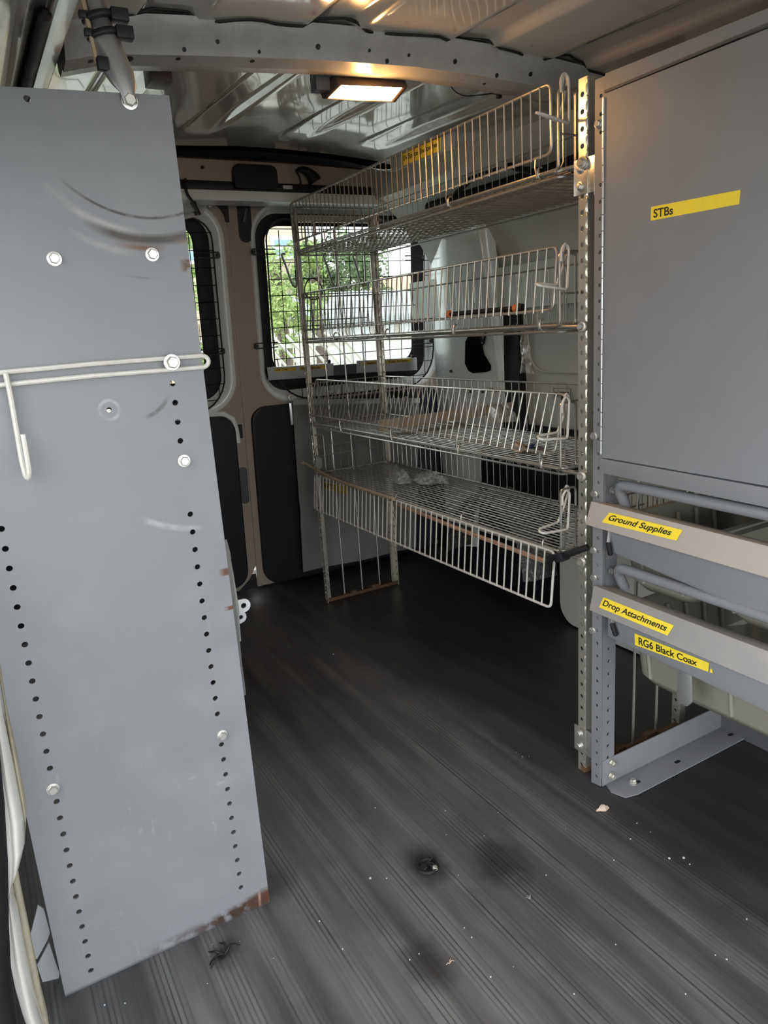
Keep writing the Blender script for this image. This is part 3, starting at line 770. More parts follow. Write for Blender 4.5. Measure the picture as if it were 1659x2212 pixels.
def basket(z, lean, drop=False, hookdir=1, back=.137, deck_z=0):
    B = MB(); r1, r2 = .0016, .0012
    x0, x1, y0, y1 = XF + .002, XB - .006, YA + .060, YB + .006
    # heavy rim wire round the deck, second rim below
    rim = fillet([(x0, y0, z), (x1, y0, z), (x1, y1, z), (x0, y1, z)], .02, 4, True)
    B.tube(rim, .0032, 8, closed=True)
    B.tube([p + Vector((.004, 0, -.012)) for p in rim], .0028, 6, closed=True)
    NL = 19
    for i in range(NL):
        x = x0 + (x1 - x0) * (i + .5) / NL
        B.tube([(x, y0 - .002, z + back), (x, y0 - .002, z + .012), (x, y0 + .010, z - .003), (x, y1 - .010, z - .003), (x, y1 + .002, z + .012), (x, y1 + .002, z + back)] if i % 2 == 0 else [(x, y0, z - .003), (x, y1, z - .003)], r1, 5)
    NC = 40
    for i in range(NC):
        y = y0 + (y1 - y0) * (i + .5) / NC
        B.tube([(x0 - .002, y, z + .001), (x0 + .003, y, z - .007), (x1 - .008, y, z - .007), (x1, y, z + .008), (x1, y, z + back)], r2, 5)
    # top wire of the back and both ends
    B.tube(fillet([(x0 + .012, y0 - .002, z + back), (x1, y0 - .002, z + back), (x1, y1 + .002, z + back), (x0 + .012, y1 + .002, z + back)], .012, 3), .0024, 6)
    # inner corner loops that carry the gate
    for y in (y0, y1):
        s = 1 if y == y0 else -1
        B.tube(fillet([(x0 - .002, y + s * .05, z), (x0 - .002, y, z), (x0 - .002, y, z + .135), (x0 + .040, y, z + .135), (x0 + .040, y, z + .004)], .010, 4), .0027, 7)
        B.tube([(x0 - .002, y, z + .06), (x0 + .25, y, z + .06)], .002, 6)
    B.tube(fillet([(x0 + .01, y0 + .02, z - .002), (x0, y0 - .004, z - .003), (x0 + .002, YA + .01, z - .004), (XF + .004, YA - .002, z - .004)], .02), .0034, 7)
    bk = B.build('basket', MT['wire'], rack)
    # hinged front gate
    G = MB(); g0, g1 = YA + .078, YB + .010
    zb, zt = z + .030, z + .148
    dirv = Vector((lean, 0, .118))
    if drop: zb, dirv = z - .004, Vector((-.012, 0, -.125))
    base = Vector((XF - .001, 0, zb))
    c = [base + Vector((0, g0, 0)), base + Vector((0, g1, 0)), base + dirv + Vector((0, g1, 0)), base + dirv + Vector((0, g0, 0))]
    G.tube(fillet(c, .014, 4, True), .0031, 8, closed=True)
    N = 46
    for i in range(N):
        y = g0 + (g1 - g0) * (i + 1) / (N + 1)
        G.tube([base + Vector((-.0035, y, -.004 if not drop else .004)), base + dirv + Vector((-.0035, y, 0))], .0019, 5)
    G.build('front_gate', MT['wirew'] if drop else MT['wire'], bk)
    # hinge loops
    for y in (g0 + .04, g0 + .34, g0 + .66, g0 + .98):
        Hh = MB()
        Hh.tube([Vector((XF + .007 + .008 * math.cos(t), y + .002 * math.sin(t * .5), z + .004 + .011 * math.sin(t))) for t in [-.6 - k * .45 for k in range(11)]], .0022, 6)
        if not drop: Hh.tube([(XF - .001, y, z - .006), (XF - .004, y + .002, z + .014), (XF - .001, y + .003, z + .032)], .002, 6)
        Hh.build('hinge_loop', MT['wire'], bk)
    # wire latch hung on the near end
    yl = YA + .050
    Lh = MB()
    zt = z + (.128 if drop else .140)
    e = XF - .012
    t0 = [Vector(p) for p in ((e + .004, yl - .004, zt - .022), (e + .002, yl - .006, zt - .002), (e + .012, yl - .006, zt + .010), (e + .022, yl - .006, zt + .002), (e + .018, yl - .008, zt - .03), (e + .012, yl - .010, zt - .074), (e - .062, yl - .020, zt - .066), (e - .068, yl - .014, zt - .063), (e - .060, yl - .004, zt - .060), (e + .01, yl + .016, zt - .064), (e + .024, yl + .012, zt - .03), (e + .038, yl + .012, zt + .006), (e + .030, yl + .012, zt + .014), (e + .020, yl + .010, zt - .008))]
    if hookdir == 2:       # swung open on the top tier
        t0 = [p + Vector(((p.z - zt) * -.10, 0, .006)) for p in t0]
    Lh.tube(fillet(t0, .007, 4), .0026, 7)
    Lh.build('latch_wire', MT['wirew'], bk)
    b = MB(); b.tube([(XF + .03, YA + .012, z - .006), (XF + .012, YA + .002, z - .010), (XF + .004, YA - .006, z - .006)], [.004, .007, .009], 8)
    b.tube([(XF - .001, YA - .006, z - .004), (XF - .008, YA - .007, z - .004)], .011, 14)
    b.hexbolt((XF - .008, YA - .006, z - .004), (-1, -.3, 0), .0068, .008)
    b.build('shelf_bolt', MT['zinc'], bk)
    return bk
TIER = [1.238, .955, .668, .490]
b1 = basket(TIER[0], .0, False, 2)
b2 = basket(TIER[1], .014)
b3 = basket(TIER[2], .036)
b4 = basket(TIER[3], 0, True, 1, .092)
for zc in (1.212, .0755):
    pl = MB(); x = XF - .002; y = YA - .014
    pl.box((x - .0015, y - .001, zc - .030), (x + .0005, y + .032, zc + .030)); pl.box((x - .001, y - .022, zc - .030), (x + .001, y + .002, zc + .030))
    pl.box((x - .001, y - .046, zc - .030), (x + .028, y - .043, zc + .030)) if False else None
    pl.box((x - .004, y - .048, zc - .036), (x - .002, y - .020, zc + .024))
    for dz in (-.016, .014):
        pl.hexbolt((x - .0015, y + .016, zc + dz), (-1, 0, 0), .0065, .006); pl.hexbolt((x - .004, y - .034, zc + dz - .006), (-1, -.2, 0), .0065, .007)
    pl.build('joining_plate', MT['steel'], rack, bevel=.0006)
# label plate inside the top gate
xq = XF + .006
q = lambda px, py, x=xq: at(px, py, 0, x)
Q = [q(846, 338), q(983, 277), q(983, 322), q(849, 371)]
plate = sticker('label_plate', Q, .0015, MT['galv'], b1)
Q2 = [q(869, 333), q(953, 297), q(953, 325), q(871, 359)]
sticker('label', Q2, .0022, MT['yellow'], b1)
lettering('SV Splice Enclosures', Q2, .04, .94, .26, .80, .0026, MT['ink'], b1)
# dim label hanging behind the folded-down gate
q = lambda px, py: at(px, py, 0, XF + .004)
Q = [q(700, 1040), q(750, 1050), q(749, 1068), q(700, 1054)]
sticker('label', Q, .001, MT['amber'], b4)
lettering('BITS', Q, .04, .48, .2, .82, .0014, MT['ink'], b4)
# wire hooks welded to the rear end frame
for px, py, yy in ((628, 585, 2.33), (715, 585, 2.33), (777, 585, 2.33)):
    p = at(px, py, 1, yy); b = MB()
    b.tube(fillet([p + Vector(v) for v in ((-.028, -.03, .048), (-.034, -.032, .052), (-.040, -.03, .046), (-.030, -.028, .02), (-.008, -.02, -.045), (.006, -.012, -.056), (.016, -.004, -.042), (.022, 0, .0), (.022, 0, .135))], .012, 4), .0034, 7)
    b.build('j_hook', MT['wire'], rack)

# ================================================================== grey bin cabinet, near right
XC = 1.005
cab = thing('bin_cabinet', (XC, .96, 0), 'grey steel bin cabinet with hinged door over two labelled bin rails', 'cabinet')
def gpost():
    zs = [PITCH * (i + .8) for i in range(48)]
    skip = (1.17, 1.29)
    hs = [circ(-.0, z, .0036, 10) for z in zs if not (1.19 < z < 1.25)]
    return sheet('upright', [(-.0135, 0), (.0115, .004), (.0115, 1.354), (-.0135, 1.354)], hs, .0022, FACE_X, MT['grey'], cab, .0003, lambda v: v + Vector((XC + .012, .972, 0)))
gpost()
hs = [circ(.018, PITCH * (i + .3), .0042, 10) for i in range(48)]
sheet('side_flange', [(0, .02), (.036, .02), (.036, 1.33), (0, 1.33)], hs, .0022, FACE_Y, MT['grey'], cab, .0003, lambda v: v + Vector((XC + .015, .962, 0)))
# hinged door, closed, flush with the front
DX = XC - .002
door = sheet('cabinet_door', [(-.948, .714), (-.30, .704), (-.30, 1.318), (-.948, 1.322)], (), .0025, FACE_X, MT['grey'], cab, .0006, lambda v: v + Vector((DX, 0, 0)))
b = MB(); zz = .72
while zz < 1.30:
    b.tube([(DX - .003, .951, zz), (DX - .003, .951, zz + .0245)], .0024, 7); zz += .026
b.build('piano_hinge', MT['galv'], door)
Q = [at(px, py, 0, DX - .0014) for px, py in ((1407, 447), (1600, 410), (1597, 441), (1406, 477))]
sticker('label', Q, .0006, MT['yellow'], door)
lettering('STBs', Q, .035, .275, .16, .80, .0010, MT['ink'], door)
for pts in (((1632, 975), (1648, 1002), (1660, 1015)), ((1478, 785), (1497, 797)), ((1459, 912), (1462, 890)),):
    MB().tube([at(px, py, 0, DX - .0013) for px, py in pts], .0007, 4).build('scuff', MT['dkgrey'], door)
# carcass
MB().prism([(XC + .002, .955, 1.328), (XC + .002, .30, 1.320), (XC + .002, .30, 1.338), (XC + .002, .955, 1.354)], (.003, 0, 0)).build('top_fascia', MT['grey'], cab, smooth=False)
MB().box((XC + .006, .30, 1.310), (XC + .012, .955, 1.335)).build('gap_strip', MT['blk'], cab, smooth=False)
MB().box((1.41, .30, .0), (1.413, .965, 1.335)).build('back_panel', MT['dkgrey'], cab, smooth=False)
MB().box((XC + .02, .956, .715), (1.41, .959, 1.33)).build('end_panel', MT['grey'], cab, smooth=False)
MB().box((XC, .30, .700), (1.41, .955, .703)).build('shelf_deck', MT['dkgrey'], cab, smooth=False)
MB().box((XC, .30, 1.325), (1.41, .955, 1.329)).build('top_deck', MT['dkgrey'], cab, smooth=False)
MB().prism([(XC - .0035, .955, .7115), (XC - .0035, .30, .700), (XC - .0035, .30, .668), (XC - .0035, .955, .6835)], (.012, 0, 0)).build('shelf_lip', MT['grey'], cab, bevel=.002)
# tie tubes with a bent end
for (zq, k) in ((.664, 0), (.502, 1)):
    p = [(XC + .028, .925, zq - .045), (XC + .010, .925, zq - .004), (XC + .006, .895, zq), (XC + .006, .30, zq - .006)]
    p = [(XC + .040, .930, zq - .050), (XC + .014, .930, zq), (XC + .008, .60, zq - .002), (XC + .008, .30, zq - .004)]
    MB().tube(fillet(p, .035, 6), .0098, 14).build('tie_tube', MT['grey'], cab)
    b = MB().box((XC + .020, .938, zq - .060), (XC + .062, .962, zq - .056)); b.box((XC + .014, .958, zq - .060), (XC + .017, .962, zq + .03)); b.hexbolt((XC + .03, .955, zq - .02), (0, -1, 0), .006, .008)
    b.build('tube_bracket', MT['galv'], cab, smooth=False)
# bin rails (label carriers): leaning bands across the front
def rail(cor, xt, xb, mat, name='label_rail'):
    tl, tr, br, bl = [at(q[0], q[1], 0, x) for q, x in zip(cor, (xt, xt, xb, xb))]
    ex_ = lambda a, c: a + (c - a) * ((a.y - .30) / (a.y - c.y))
    v = [tl, ex_(tl, tr), ex_(bl, br), bl]
    v[2].z = v[1].z + (v[3].z - v[0].z); 
    n = (v[1] - v[0]).cross(v[3] - v[0]).normalized()
    if n.x < 0: n = -n
    b = MB(); b.prism(v, n * .002); b.prism([v[0], v[1], v[1] + Vector((.030, 0, -.004)), v[0] + Vector((.030, -.02, -.004))], (0, 0, -.002))
    return b.build(name, mat, cab, bevel=.0006), v[3], n
r1, pA, nA = rail(((1277, 1083), (1659, 1180), (1659, 1243), (1265, 1133)), XC - .004, XC - .018, MT['beige_coat'])
r2, pB, nB = rail(((1283, 1265), (1659, 1407), (1659, 1487), (1273, 1318)), XC - .004, XC - .018, MT['grey_worn'])
for rr_, pP, nN, pix, txt, fr in ((r1, pA, nA, ((1317, 1107), (1475, 1145), (1461, 1168), (1300, 1128)), 'Ground Supplies', (.05, .90, .14, .84)), (r2, pB, nB, ((1304, 1290), (1456, 1351), (1442, 1373), (1294, 1312)), 'Drop Attachments', (.035, .95, .12, .82))):
    Q = [hit(px, py, pP - nN * .0012, nN) for px, py in pix]
    sticker('label', Q, .0006, MT['yellow'], rr_)
    lettering(txt, Q, *fr, .0010, MT['ink'], rr_)
# aprons below the rails
ap = MB().prism([(XC + .004, .935, .577), (XC + .004, .30, .56), (XC + .004, .30, .468), (XC + .004, .935, .535)], (.002, 0, 0))
ap.prism([(XC + .004, .935, .535), (XC + .004, .30, .468), (XC + .06, .30, .45), (XC + .06, .935, .525)], (0, 0, -.002))
a1 = ap.build('apron', MT['grey'], cab, bevel=.0008)
ap = MB().prism([(XC + .004, .938, .405), (XC + .004, .30, .385), (XC + .004, .30, .335), (XC + .004, .938, .359)], (.002, 0, 0))
ap.prism([(XC + .004, .938, .359), (XC + .004, .30, .335), (XC + .05, .30, .33), (XC + .05, .938, .352)], (0, 0, -.002))
a2 = ap.build('apron', MT['grey'], cab, bevel=.0008)
Q = [at(px, py, 0, XC + .003) for px, py in ((1371, 1368), (1532, 1432), (1530, 1451), (1372, 1393))]
sticker('label', Q, .0006, MT['yellow'], a2)
lettering('RG6 Black Coax', Q, .06, .86, .16, .84, .0010, MT['ink'], a2)
q = at(1535, 1448, 0, XC + .003); MB().prism([(q.x - .0003, q.y + dy, q.z + dz) for dy, dz in ((0, .004), (-.003, .002), (-.004, -.004), (.001, -.004))], (.0005, 0, 0)).build('label_scrap', MT['yellow'], a2, smooth=False)
# rubber-tipped stop pegs
for p0, p1, p2 in (((1309, 1148), (1314, 1172), (1319, 1200)), ((1319, 1337), (1322, 1347), (1331, 1374))):
    a, c, d = [at(px, py, 0, XC - .004) for px, py in (p0, p1, p2)]
    b = MB().tube([a + Vector((.01, 0, 0)), c], .0034, 8); pg = b.build('stop_peg', MT['steel'], cab)
    MB().tube([c, c.lerp(d, .9), d], [.0052, .0052, .003], 10).build('rubber_tip', MT['rub'], pg)
# bolts down the upright
for px, py in ((1283, 942), (1284, 1067), (1282, 1189), (1283, 1248), (1280, 1362), (1293, 268)):
    p = at(px, py, 0, XC + .010)
    MB().hexbolt((XC + .0105, p.y, p.z), (-1, -.15, 0), .0058, .007).build('hex_bolt', MT['steel'], cab)
# floor foot: channel bolted to the rubber
a = at(1297, 1690, 2, .002); c = Vector((1.50, .915, .002))
ft = MB(); f0 = Vector((1.030, .962, 0)); f1 = Vector((1.52, .950, 0))
ft.box((1.02, .958, .002), (1.52, .961, .062)); ft.prism([(1.03, .958, .001), (1.02, .935, .001), (1.03, .905, .001), (1.06, .898, .001), (1.52, .898, .001), (1.52, .958, .001)], (0, 0, .003))
fo = ft.build('foot_channel', MT['grey'], cab, bevel=.0008)
for x, y, z, n in ((1.046, .957, .050, (0, -1, 0)), (1.044, .957, .020, (0, -1, 0)), (1.078, .928, .004, (0, 0, 1))):
    MB().hexbolt((x, y, z), n, .0066, .010).build('hex_bolt', MT['zinc'], fo)
for x in (1.088, 1.215, 1.40, 1.43): MB().prism([(x + dx, .925 + dy, .0042) for dx, dy in rrect(-.008, -.004, .008, .004, .0035, 4)], (0, 0, .0003)).build('slot', MT['blk'], fo, smooth=False)
MB().prism([(XC + .002, .772, .352), (XC + .002, .745, .350), (XC + .002, .742, .300), (XC + .002, .752, .288), (XC + .002, .768, .288), (XC + .002, .773, .30)], (.003, 0, 0)).build('tub_strap', MT['galv'], cab, bevel=.0008)

# ---- plastic tubs inside the cabinet
def tub(x0, x1, y0, y1, z0, z1, label):
    t = thing('plastic_tub', ((x0 + x1) / 2, (y0 + y1) / 2, z0), label, 'tub', 'plastic tubs in the cabinet')
    B = MB(); n = 40
    def ring(ins, z, rib=0, sgn=1):
        base = rrect(x0 + ins, y0 + ins, x1 - ins, y1 - ins, .025, 4)
        return [(u, v, z) for u, v in base]
    B.loft([ring(-.006, z1 - .008), ring(-.012, z1 - .008), ring(-.012, z1), ring(.002, z1), ring(.008, z1 - .02), ring(.020, z0 + .02), ring(.035, z0 + .004)], cap1=True)
    B.loft([ring(-.004, z1 - .008), ring(.004, z1 - .02), ring(.016, z0 + .02), ring(.032, z0)], cap1=True)
    Rb = B
    k = 0
    x = x0 + .05
    while x < x1 - .04:
        Rb.tube([(x, y1 - .014, z1 - .016), (x, y1 - .020, z1 - .06), (x, y1 - .030, z0 + .02)], .0045, 8); x += .055
    y = y0 + .04
    while y < y1 - .03:
        Rb.tube([(x0 - .002, y, z1 - .014), (x0 + .016, y, z0 + .02)], .0042, 8); y += .088
    B.build('tub_body', MT['tub'], t, ang=50)
    return t
tub(1.040, 1.395, .765, .948, .450, .592, 'olive plastic tub behind the Ground Supplies rail, far one')
tub(1.040, 1.395, .40, .738, .450, .588, 'olive plastic tub behind the Ground Supplies rail, nearer one at the right edge')
tub(1.050, 1.395, .40, .930, .252, .412, 'long olive plastic tub hanging below the RG6 Black Coax label')
# divider card standing in the lower tub
q = lambda px, py: at(px, py, 0, 1.11)
MB().prism([q(1568, 1353), q(1605, 1338), q(1640, 1334), q(1640, 1342), q(1600, 1350)], (.05, 0, 0)).build('x', MT['tub'])
bpy.data.objects['x'].name = 'tub_divider'
tag(bpy.data.objects['tub_divider'], 'small cream plastic divider poking out of the lower tub', 'divider')
# ================================================================== fittings and loose things
# warm work lamp under the roof bow
LY = 1.30
lq = [at(735, 181, 1, 1.285), at(873, 187, 1, 1.285), at(848, 218, 1, 1.315), at(704, 211, 1, 1.315)]
lc = sum(lq, Vector()) / 4
lamp = thing('work_lamp', lc, 'black work lamp with glowing warm lens under the roof bow', 'lamp')
ln = (lq[3] - lq[0]).cross(lq[1] - lq[0]).normalized()
if ln.dot(EYE - lc) < 0: ln = -ln
ins = [p.lerp(lc, .06) for p in lq]
MB().prism([p + ln * .0015 for p in ins], -ln * .005).build('lens', MT['lamp'], lamp, smooth=False)
lt = bpy.data.lights.new('lamp_light', 'POINT'); lt.energy = .42; lt.specular_factor = 0; lt.color = (1.0, .50, .16); lt.shadow_soft_size = .012
lo_ = bpy.data.objects.new('lamp_light', lt); COL.objects.link(lo_); lo_.location = lc + ln * .016
lo_.parent = lamp; lo_.matrix_parent_inverse = Matrix.Translation(-lc)
B = MB()
o1 = [lc + (p - lc) * 1.09 for p in lq]
B.loft([[p.lerp(lc, .06) + ln * .001 for p in lq], [p + ln * .003 for p in lq], [p + ln * .002 for p in o1], [p - ln * .016 for p in o1], [lc + (p - lc) * .8 - ln * .040 for p in lq]], cap1=True)
B.build('housing', MT['brown'], lamp, bevel=.003)
B = MB()
tL, tR = lq[0] - ln * .02, lq[1] - ln * .02
for p in (tL.lerp(tR, .05), tL.lerp(tR, .35), tL.lerp(tR, .45), tL.lerp(tR, .9)):
    B.box(tuple(p + Vector((-.008, -.008, 0))), tuple(p + Vector((.008, .008, .028))))
B.bar(tL.lerp(tR, .02) + Vector((0, 0, .018)), tL.lerp(tR, .98) + Vector((0, 0, .018)), .02, .004)
B.build('bracket', MT['brown'], lamp, bevel=.001)
p = at(690, 160, 1, 1.30)
MB().box((p.x - .008, 1.30, p.z - .025), (p.x + .02, 1.325, p.z + .02)).build('mounting_block', MT['dkgrey'], lamp, bevel=.001)
# small brown box on the roof
p = at(323, 134, 1, 1.36); q = at(374, 176, 1, 1.36)
bx = MB().box((p.x, 1.36, q.z), (q.x, 1.41, p.z + .006))
tag(bx.build('junction_box', MT['brown'], bevel=.001), 'small dark brown box fixed to the roof left of the lamp', 'box')
# little black plug on a thin wire
w = [at(px, py, 1, 1.32) for px, py in ((966, 178), (975, 190), (990, 203), (1010, 208), (1040, 205), (1062, 202), (1068, 200))]
w[0].z += .012
t = thing('dangling_plug', w[-1], 'thin black wire with a plug hanging under the roof bow', 'wire')
MB().tube(fillet(w, .02), .0012, 5).build('wire', MT['rub'], t)
pw = w[-1]
MB().box(tuple(pw + Vector((-.008, -.006, -.002))), tuple(pw + Vector((.016, .006, .008)))).box(tuple(pw + Vector((.008, -.005, -.010))), tuple(pw + Vector((.016, .005, 0)))).build('plug', MT['blk'], t, bevel=.001)
# cables hanging at the header
YQ = 2.36
w = [at(px, py, 1, YQ) for px, py in ((400, 385), (402, 405), (403, 416), (412, 430), (416, 436))]
t = thing('cable_connector', w[-1], 'black plug hanging from the header over the left rear door', 'plug')
MB().tube(fillet(w, .01), .004, 6).build('cable', MT['rub'], t)
p = w[-1]; MB().bar(p, p + Vector((.010, 0, -.030)), .016, .014).bar(p + Vector((.004, 0, -.028)), p + Vector((.006, 0, -.040)), .004, .01).bar(p + Vector((.014, 0, -.028)), p + Vector((.018, 0, -.038)), .004, .01).build('plug', MT['blk'], t, bevel=.001)
w = [at(px, py, 1, YQ) for px, py in ((648, 404), (650, 390), (645, 378), (640, 370), (648, 366), (662, 369), (674, 380), (681, 392))]
t = thing('cable_grommet', w[3], 'black cable looping out of the header near the top basket', 'cable')
MB().tube(fillet(w[:4], .01), .003, 6).build('cable', MT['rub'], t)
MB().tube(fillet(w[3:], .02), [.005 + .001 * i for i in range(len(fillet(w[3:], .02)))], 8).build('sleeve', MT['rub'], t)
# door stay of the left door
w = [dpt(px, py, .03) for px, py in ((372, 470), (392, 470), (415, 466), (430, 462), (438, 452), (444, 440), (452, 433), (462, 432))]
t = thing('door_stay', w[3], 'bent steel stay arm above the left rear window', 'stay')
MB().tube(fillet(w, .03, 4), .0075, 8).build('rod', MT['silver'], t)
p = w[-1]; MB().box((p.x - .02, p.y - .004, p.z - .006), (p.x + .05, p.y + .008, p.z + .010)).build('mount', MT['galv'], t, bevel=.001)
MB().hexbolt(w[-2] + Vector((0, -.006, -.012)), (0, -1, 0), .008, .008).build('bolt', MT['steel'], t)
# ---- black wire guards over the windows
def guard(k, x0, z0, x1, z1, r, label):
    g = thing('window_guard', (x0, dY(z0), z0), label, 'window guard', 'black wire guards on the rear windows')
    d = .030
    dp = lambda x, z: Vector((x, dY(z) - d, z))
    B = MB(); B.tube([dp(u, w) for u, w in rrect(x0, z0, x1, z1, (r, r, .07, .07), 7)], .0032, 6, closed=True)
    B.build('rim_wire', MT['mesh'], g)
    B = MB(); P = .0555
    n = int((x1 - x0) / P)
    for i in range(1, n + 1):
        x = x0 + P * i - .008
        if x > x1 - .01: continue
        e = 0
        for (xc, s) in ((x0 + r, -1), (x1 - r, 1)):
            if (x - xc) * s > 0: e = r - math.sqrt(max(0, r * r - (x - xc) ** 2))
        B.tube([dp(x, z0 + e), dp(x, z1 - min(e, .05))], .0016, 5)
    n = int((z1 - z0) / P)
    for i in range(1, n + 1):
        z = z0 + P * i - .012
        e = 0
        if z < z0 + r: e = r - math.sqrt(max(0, r * r - (z0 + r - z) ** 2))
        B.tube([dp(x0 + e, z) + Vector((0, -.003, 0)), dp(x1 - e, z) + Vector((0, -.003, 0))], .0016, 5)
    B.build('wire_grid', MT['mesh'], g)
    return g
g1 = guard(1, .13, .722, .812, 1.365, .13, 'black wire guard over the rear window beside the end panel')
g2 = guard(2, 1.005, .735, 1.705, 1.365, .14, 'black wire guard over the rear window behind the basket rack')
def clip_(g, px, py, s):
    p = dpt(px, py, .026); B = MB()
    L = .034
    B.tube(fillet([p + Vector((s * 2.6 * L, 0, .008)), p + Vector((0, 0, .009)), p + Vector((0, 0, -.009)), p + Vector((s * 2.6 * L, 0, -.008))], .006, 3), .0022, 6)
    B.cyl(p + Vector((s * .006, .006, 0)), p + Vector((s * .006, -.006, 0)), .006, 8)
    B.build('hold_down_clip', MT['mesh'], g)
clip_(g1, 474, 551, -1); clip_(g1, 485, 758, -1)
clip_(g2, 544, 544, 1); clip_(g2, 551, 748, 1); clip_(g2, 916, 557, -1); clip_(g2, 934, 736, -1)
# ---- labelled sheet-metal trays hooked on the right guard
def tray(pix, label, labs, grp='label trays under the rear window'):
    Q = [hit(px, py, (0, dY(0) - .050, 0), DN) for px, py in pix]
    c = sum(Q, Vector()) / 4
    t = thing('label_tray', c, label, 'tray', grp)
    n = Vector((0, -1, -TILT)).normalized()
    B = MB(); B.prism(Q, n * .0012)
    B.prism([Q[0], Q[1], Q[1] - n * .012, Q[0] - n * .012], (0, 0, .0012)); B.prism([Q[3], Q[2], Q[2] - n * .012, Q[3] - n * .012], (0, 0, -.0012))
    for e in (.03, .95):
        for v in (.15, .82):
            p = Q[0].lerp(Q[1], e).lerp(Q[3].lerp(Q[2], e), v); B.bar(p + n * .0016 - Vector((.008, 0, 0)), p + n * .0016 + Vector((.008, 0, 0)), .0012, .003)
    B.build('sheet', MT['galv'], t, smooth=False)
    for lp, tx, fr in labs:
        L = [hit(px, py, (0, dY(0) - .052, 0), DN) for px, py in lp]
        sticker('label', L, .0006, MT['amber'], t)
        lettering(tx, L, *fr, .0012, MT['ink'], t)
    B = MB()
    for e in (.93,): 
        p = Q[0].lerp(Q[1], e) + Vector((0, 0, .006)); B.tube([p + Vector((-.006, 0, .002)), p + Vector((.006, 0, .002))], .007, 8)
    B.build('knob', MT['blk'], t)
tray(((577, 795), (720, 785), (720, 811), (580, 821)), 'metal label tray marked Zip Ties, left end of the window sill',
     [(((592, 796), (639, 793), (639, 801), (592, 803)), 'Zip Ties', (.08, .62, .12, .9)), (((647, 793), (703, 788), (703, 797), (647, 800)), 'Groundblocks', (.05, .80, .12, .9))])
tray(((770, 780), (900, 773), (901, 799), (770, 805)), 'metal label tray with two worn labels, right end of the window sill',
     [(((781, 782), (820, 779), (820, 786), (781, 789)), 'P. Sealant', (.08, .8, .12, .9)), (((834, 779), (888, 774), (888, 781), (834, 786)), 'Trim Screws', (.08, .86, .12, .9))])
b = MB(); Q = [hit(px, py, (0, dY(0) - .045, 0), DN) for px, py in ((720, 789), (775, 785), (775, 806), (720, 812))]
b.prism(Q, (0, -.002, 0)); b.prism([Q[0], Q[1], Q[1] + Vector((0, .008, 0)), Q[0] + Vector((0, .008, 0))], (0, 0, -.002))
tag(b.build('dark_tray', MT['dkgrey'], smooth=False), 'dark metal tray between the two labelled trays on the window', 'tray')
# ---- grey vinyl sheet fixed over the lower right door
YV = 2.545
tl, tr_, bl, br = at(632, 872, 1, YV), at(905, 868, 1, YV), at(655, 1236, 1, YV + .03), at(900, 1183, 1, YV + .03)
vs = thing('vinyl_sheet', (1.06, YV, .05), 'grey vinyl sheet hung over the lower right rear door', 'sheet')
N, Mm = 28, 30; rings = []
for j in range(Mm + 1):
    v = j / Mm; row = []
    for i in range(N + 1):
        u = i / N
        p = tl.lerp(tr_, u).lerp(bl.lerp(br, u), v)
        p = p + Vector((0, -.006 * math.sin(u * 9 + v * 3) * v - .010 * math.sin(v * 6 + u * 5) * u * (1 - u) * 2 - .014 * math.exp(-((v - .62) / .05) ** 2) * (.5 + .5 * math.sin(u * 14)), 0))
        row.append(p)
    rings.append(row)
MB().loft(rings, closed=False).build('sheet', MT['vinyl'], vs, ang=80)
e0, e1 = tl + Vector((-.012, -.006, .004)), bl.lerp(tl, .45) + Vector((0, -.006, 0))
MB().bar(e0, e0.lerp(e1, .22), .010, .005).build('edge_batten', MT['galv'], vs, bevel=.001)
MB().bar(tl + Vector((0, -.004, .006)), tr_ + Vector((0, -.004, .006)), .006, .02).build('top_batten', MT['galv'], vs, smooth=False)
for px, py in ((629, 859), (877, 862), (716, 846)):
    p = at(px, py, 1, YV - .006); MB().hexbolt(p, (0, -1, 0), .009, .009).build('screw', MT['steel'], vs)
# ---- long white plank along the right wall behind the rack
xw = 1.615
q = lambda px, py: at(px, py, 0, xw)
pa, pb, pc, pd = q(1262, 546), q(884, 612), q(890, 690), q(1262, 652)
tag(MB().prism([pa, pb, pc, pd], (.015, 0, 0)).build('wall_plank', simple('chalky_white_paint', (.80, .84, .77), .6, 0, .3, .4, (.58, .62, .55), 30), bevel=.002), 'chalky white painted plank fixed along the wall behind the second basket', 'plank')
sk = MB(); c0 = at(1195, 836, 0, 1.64)
st = thing('wall_sticker', c0, 'small printed notice on the wall behind the third basket', 'sticker')
Q = [at(px, py, 0, 1.642) for px, py in ((1196, 838), (1233, 839), (1234, 866), (1197, 865))]
sticker('sheet', Q, .0005, MT['wall'], st)
B = MB()
def patch(u0, v0, u1, v1):
    f = lambda u, v: Q[0].lerp(Q[1], u).lerp(Q[3].lerp(Q[2], u), v) + Vector((-.0012, 0, 0))
    B.prism([f(u0, v0), f(u1, v0), f(u1, v1), f(u0, v1)], (.0004, 0, 0))
for a in ((0, 0, 1, .03), (0, 0, .02, 1), (.98, 0, 1, 1), (.05, .30, .28, .40), (.1, .44, .22, .5), (.36, .28, .90, .36), (.42, .42, .62, .95), (.56, .40, .92, .56), (.60, .60, .78, .70), (.68, .74, .95, .90), (.06, .62, .34, .66), (.06, .72, .34, .75)): patch(*a)
B.build('print', MT['ink'], st, smooth=False)

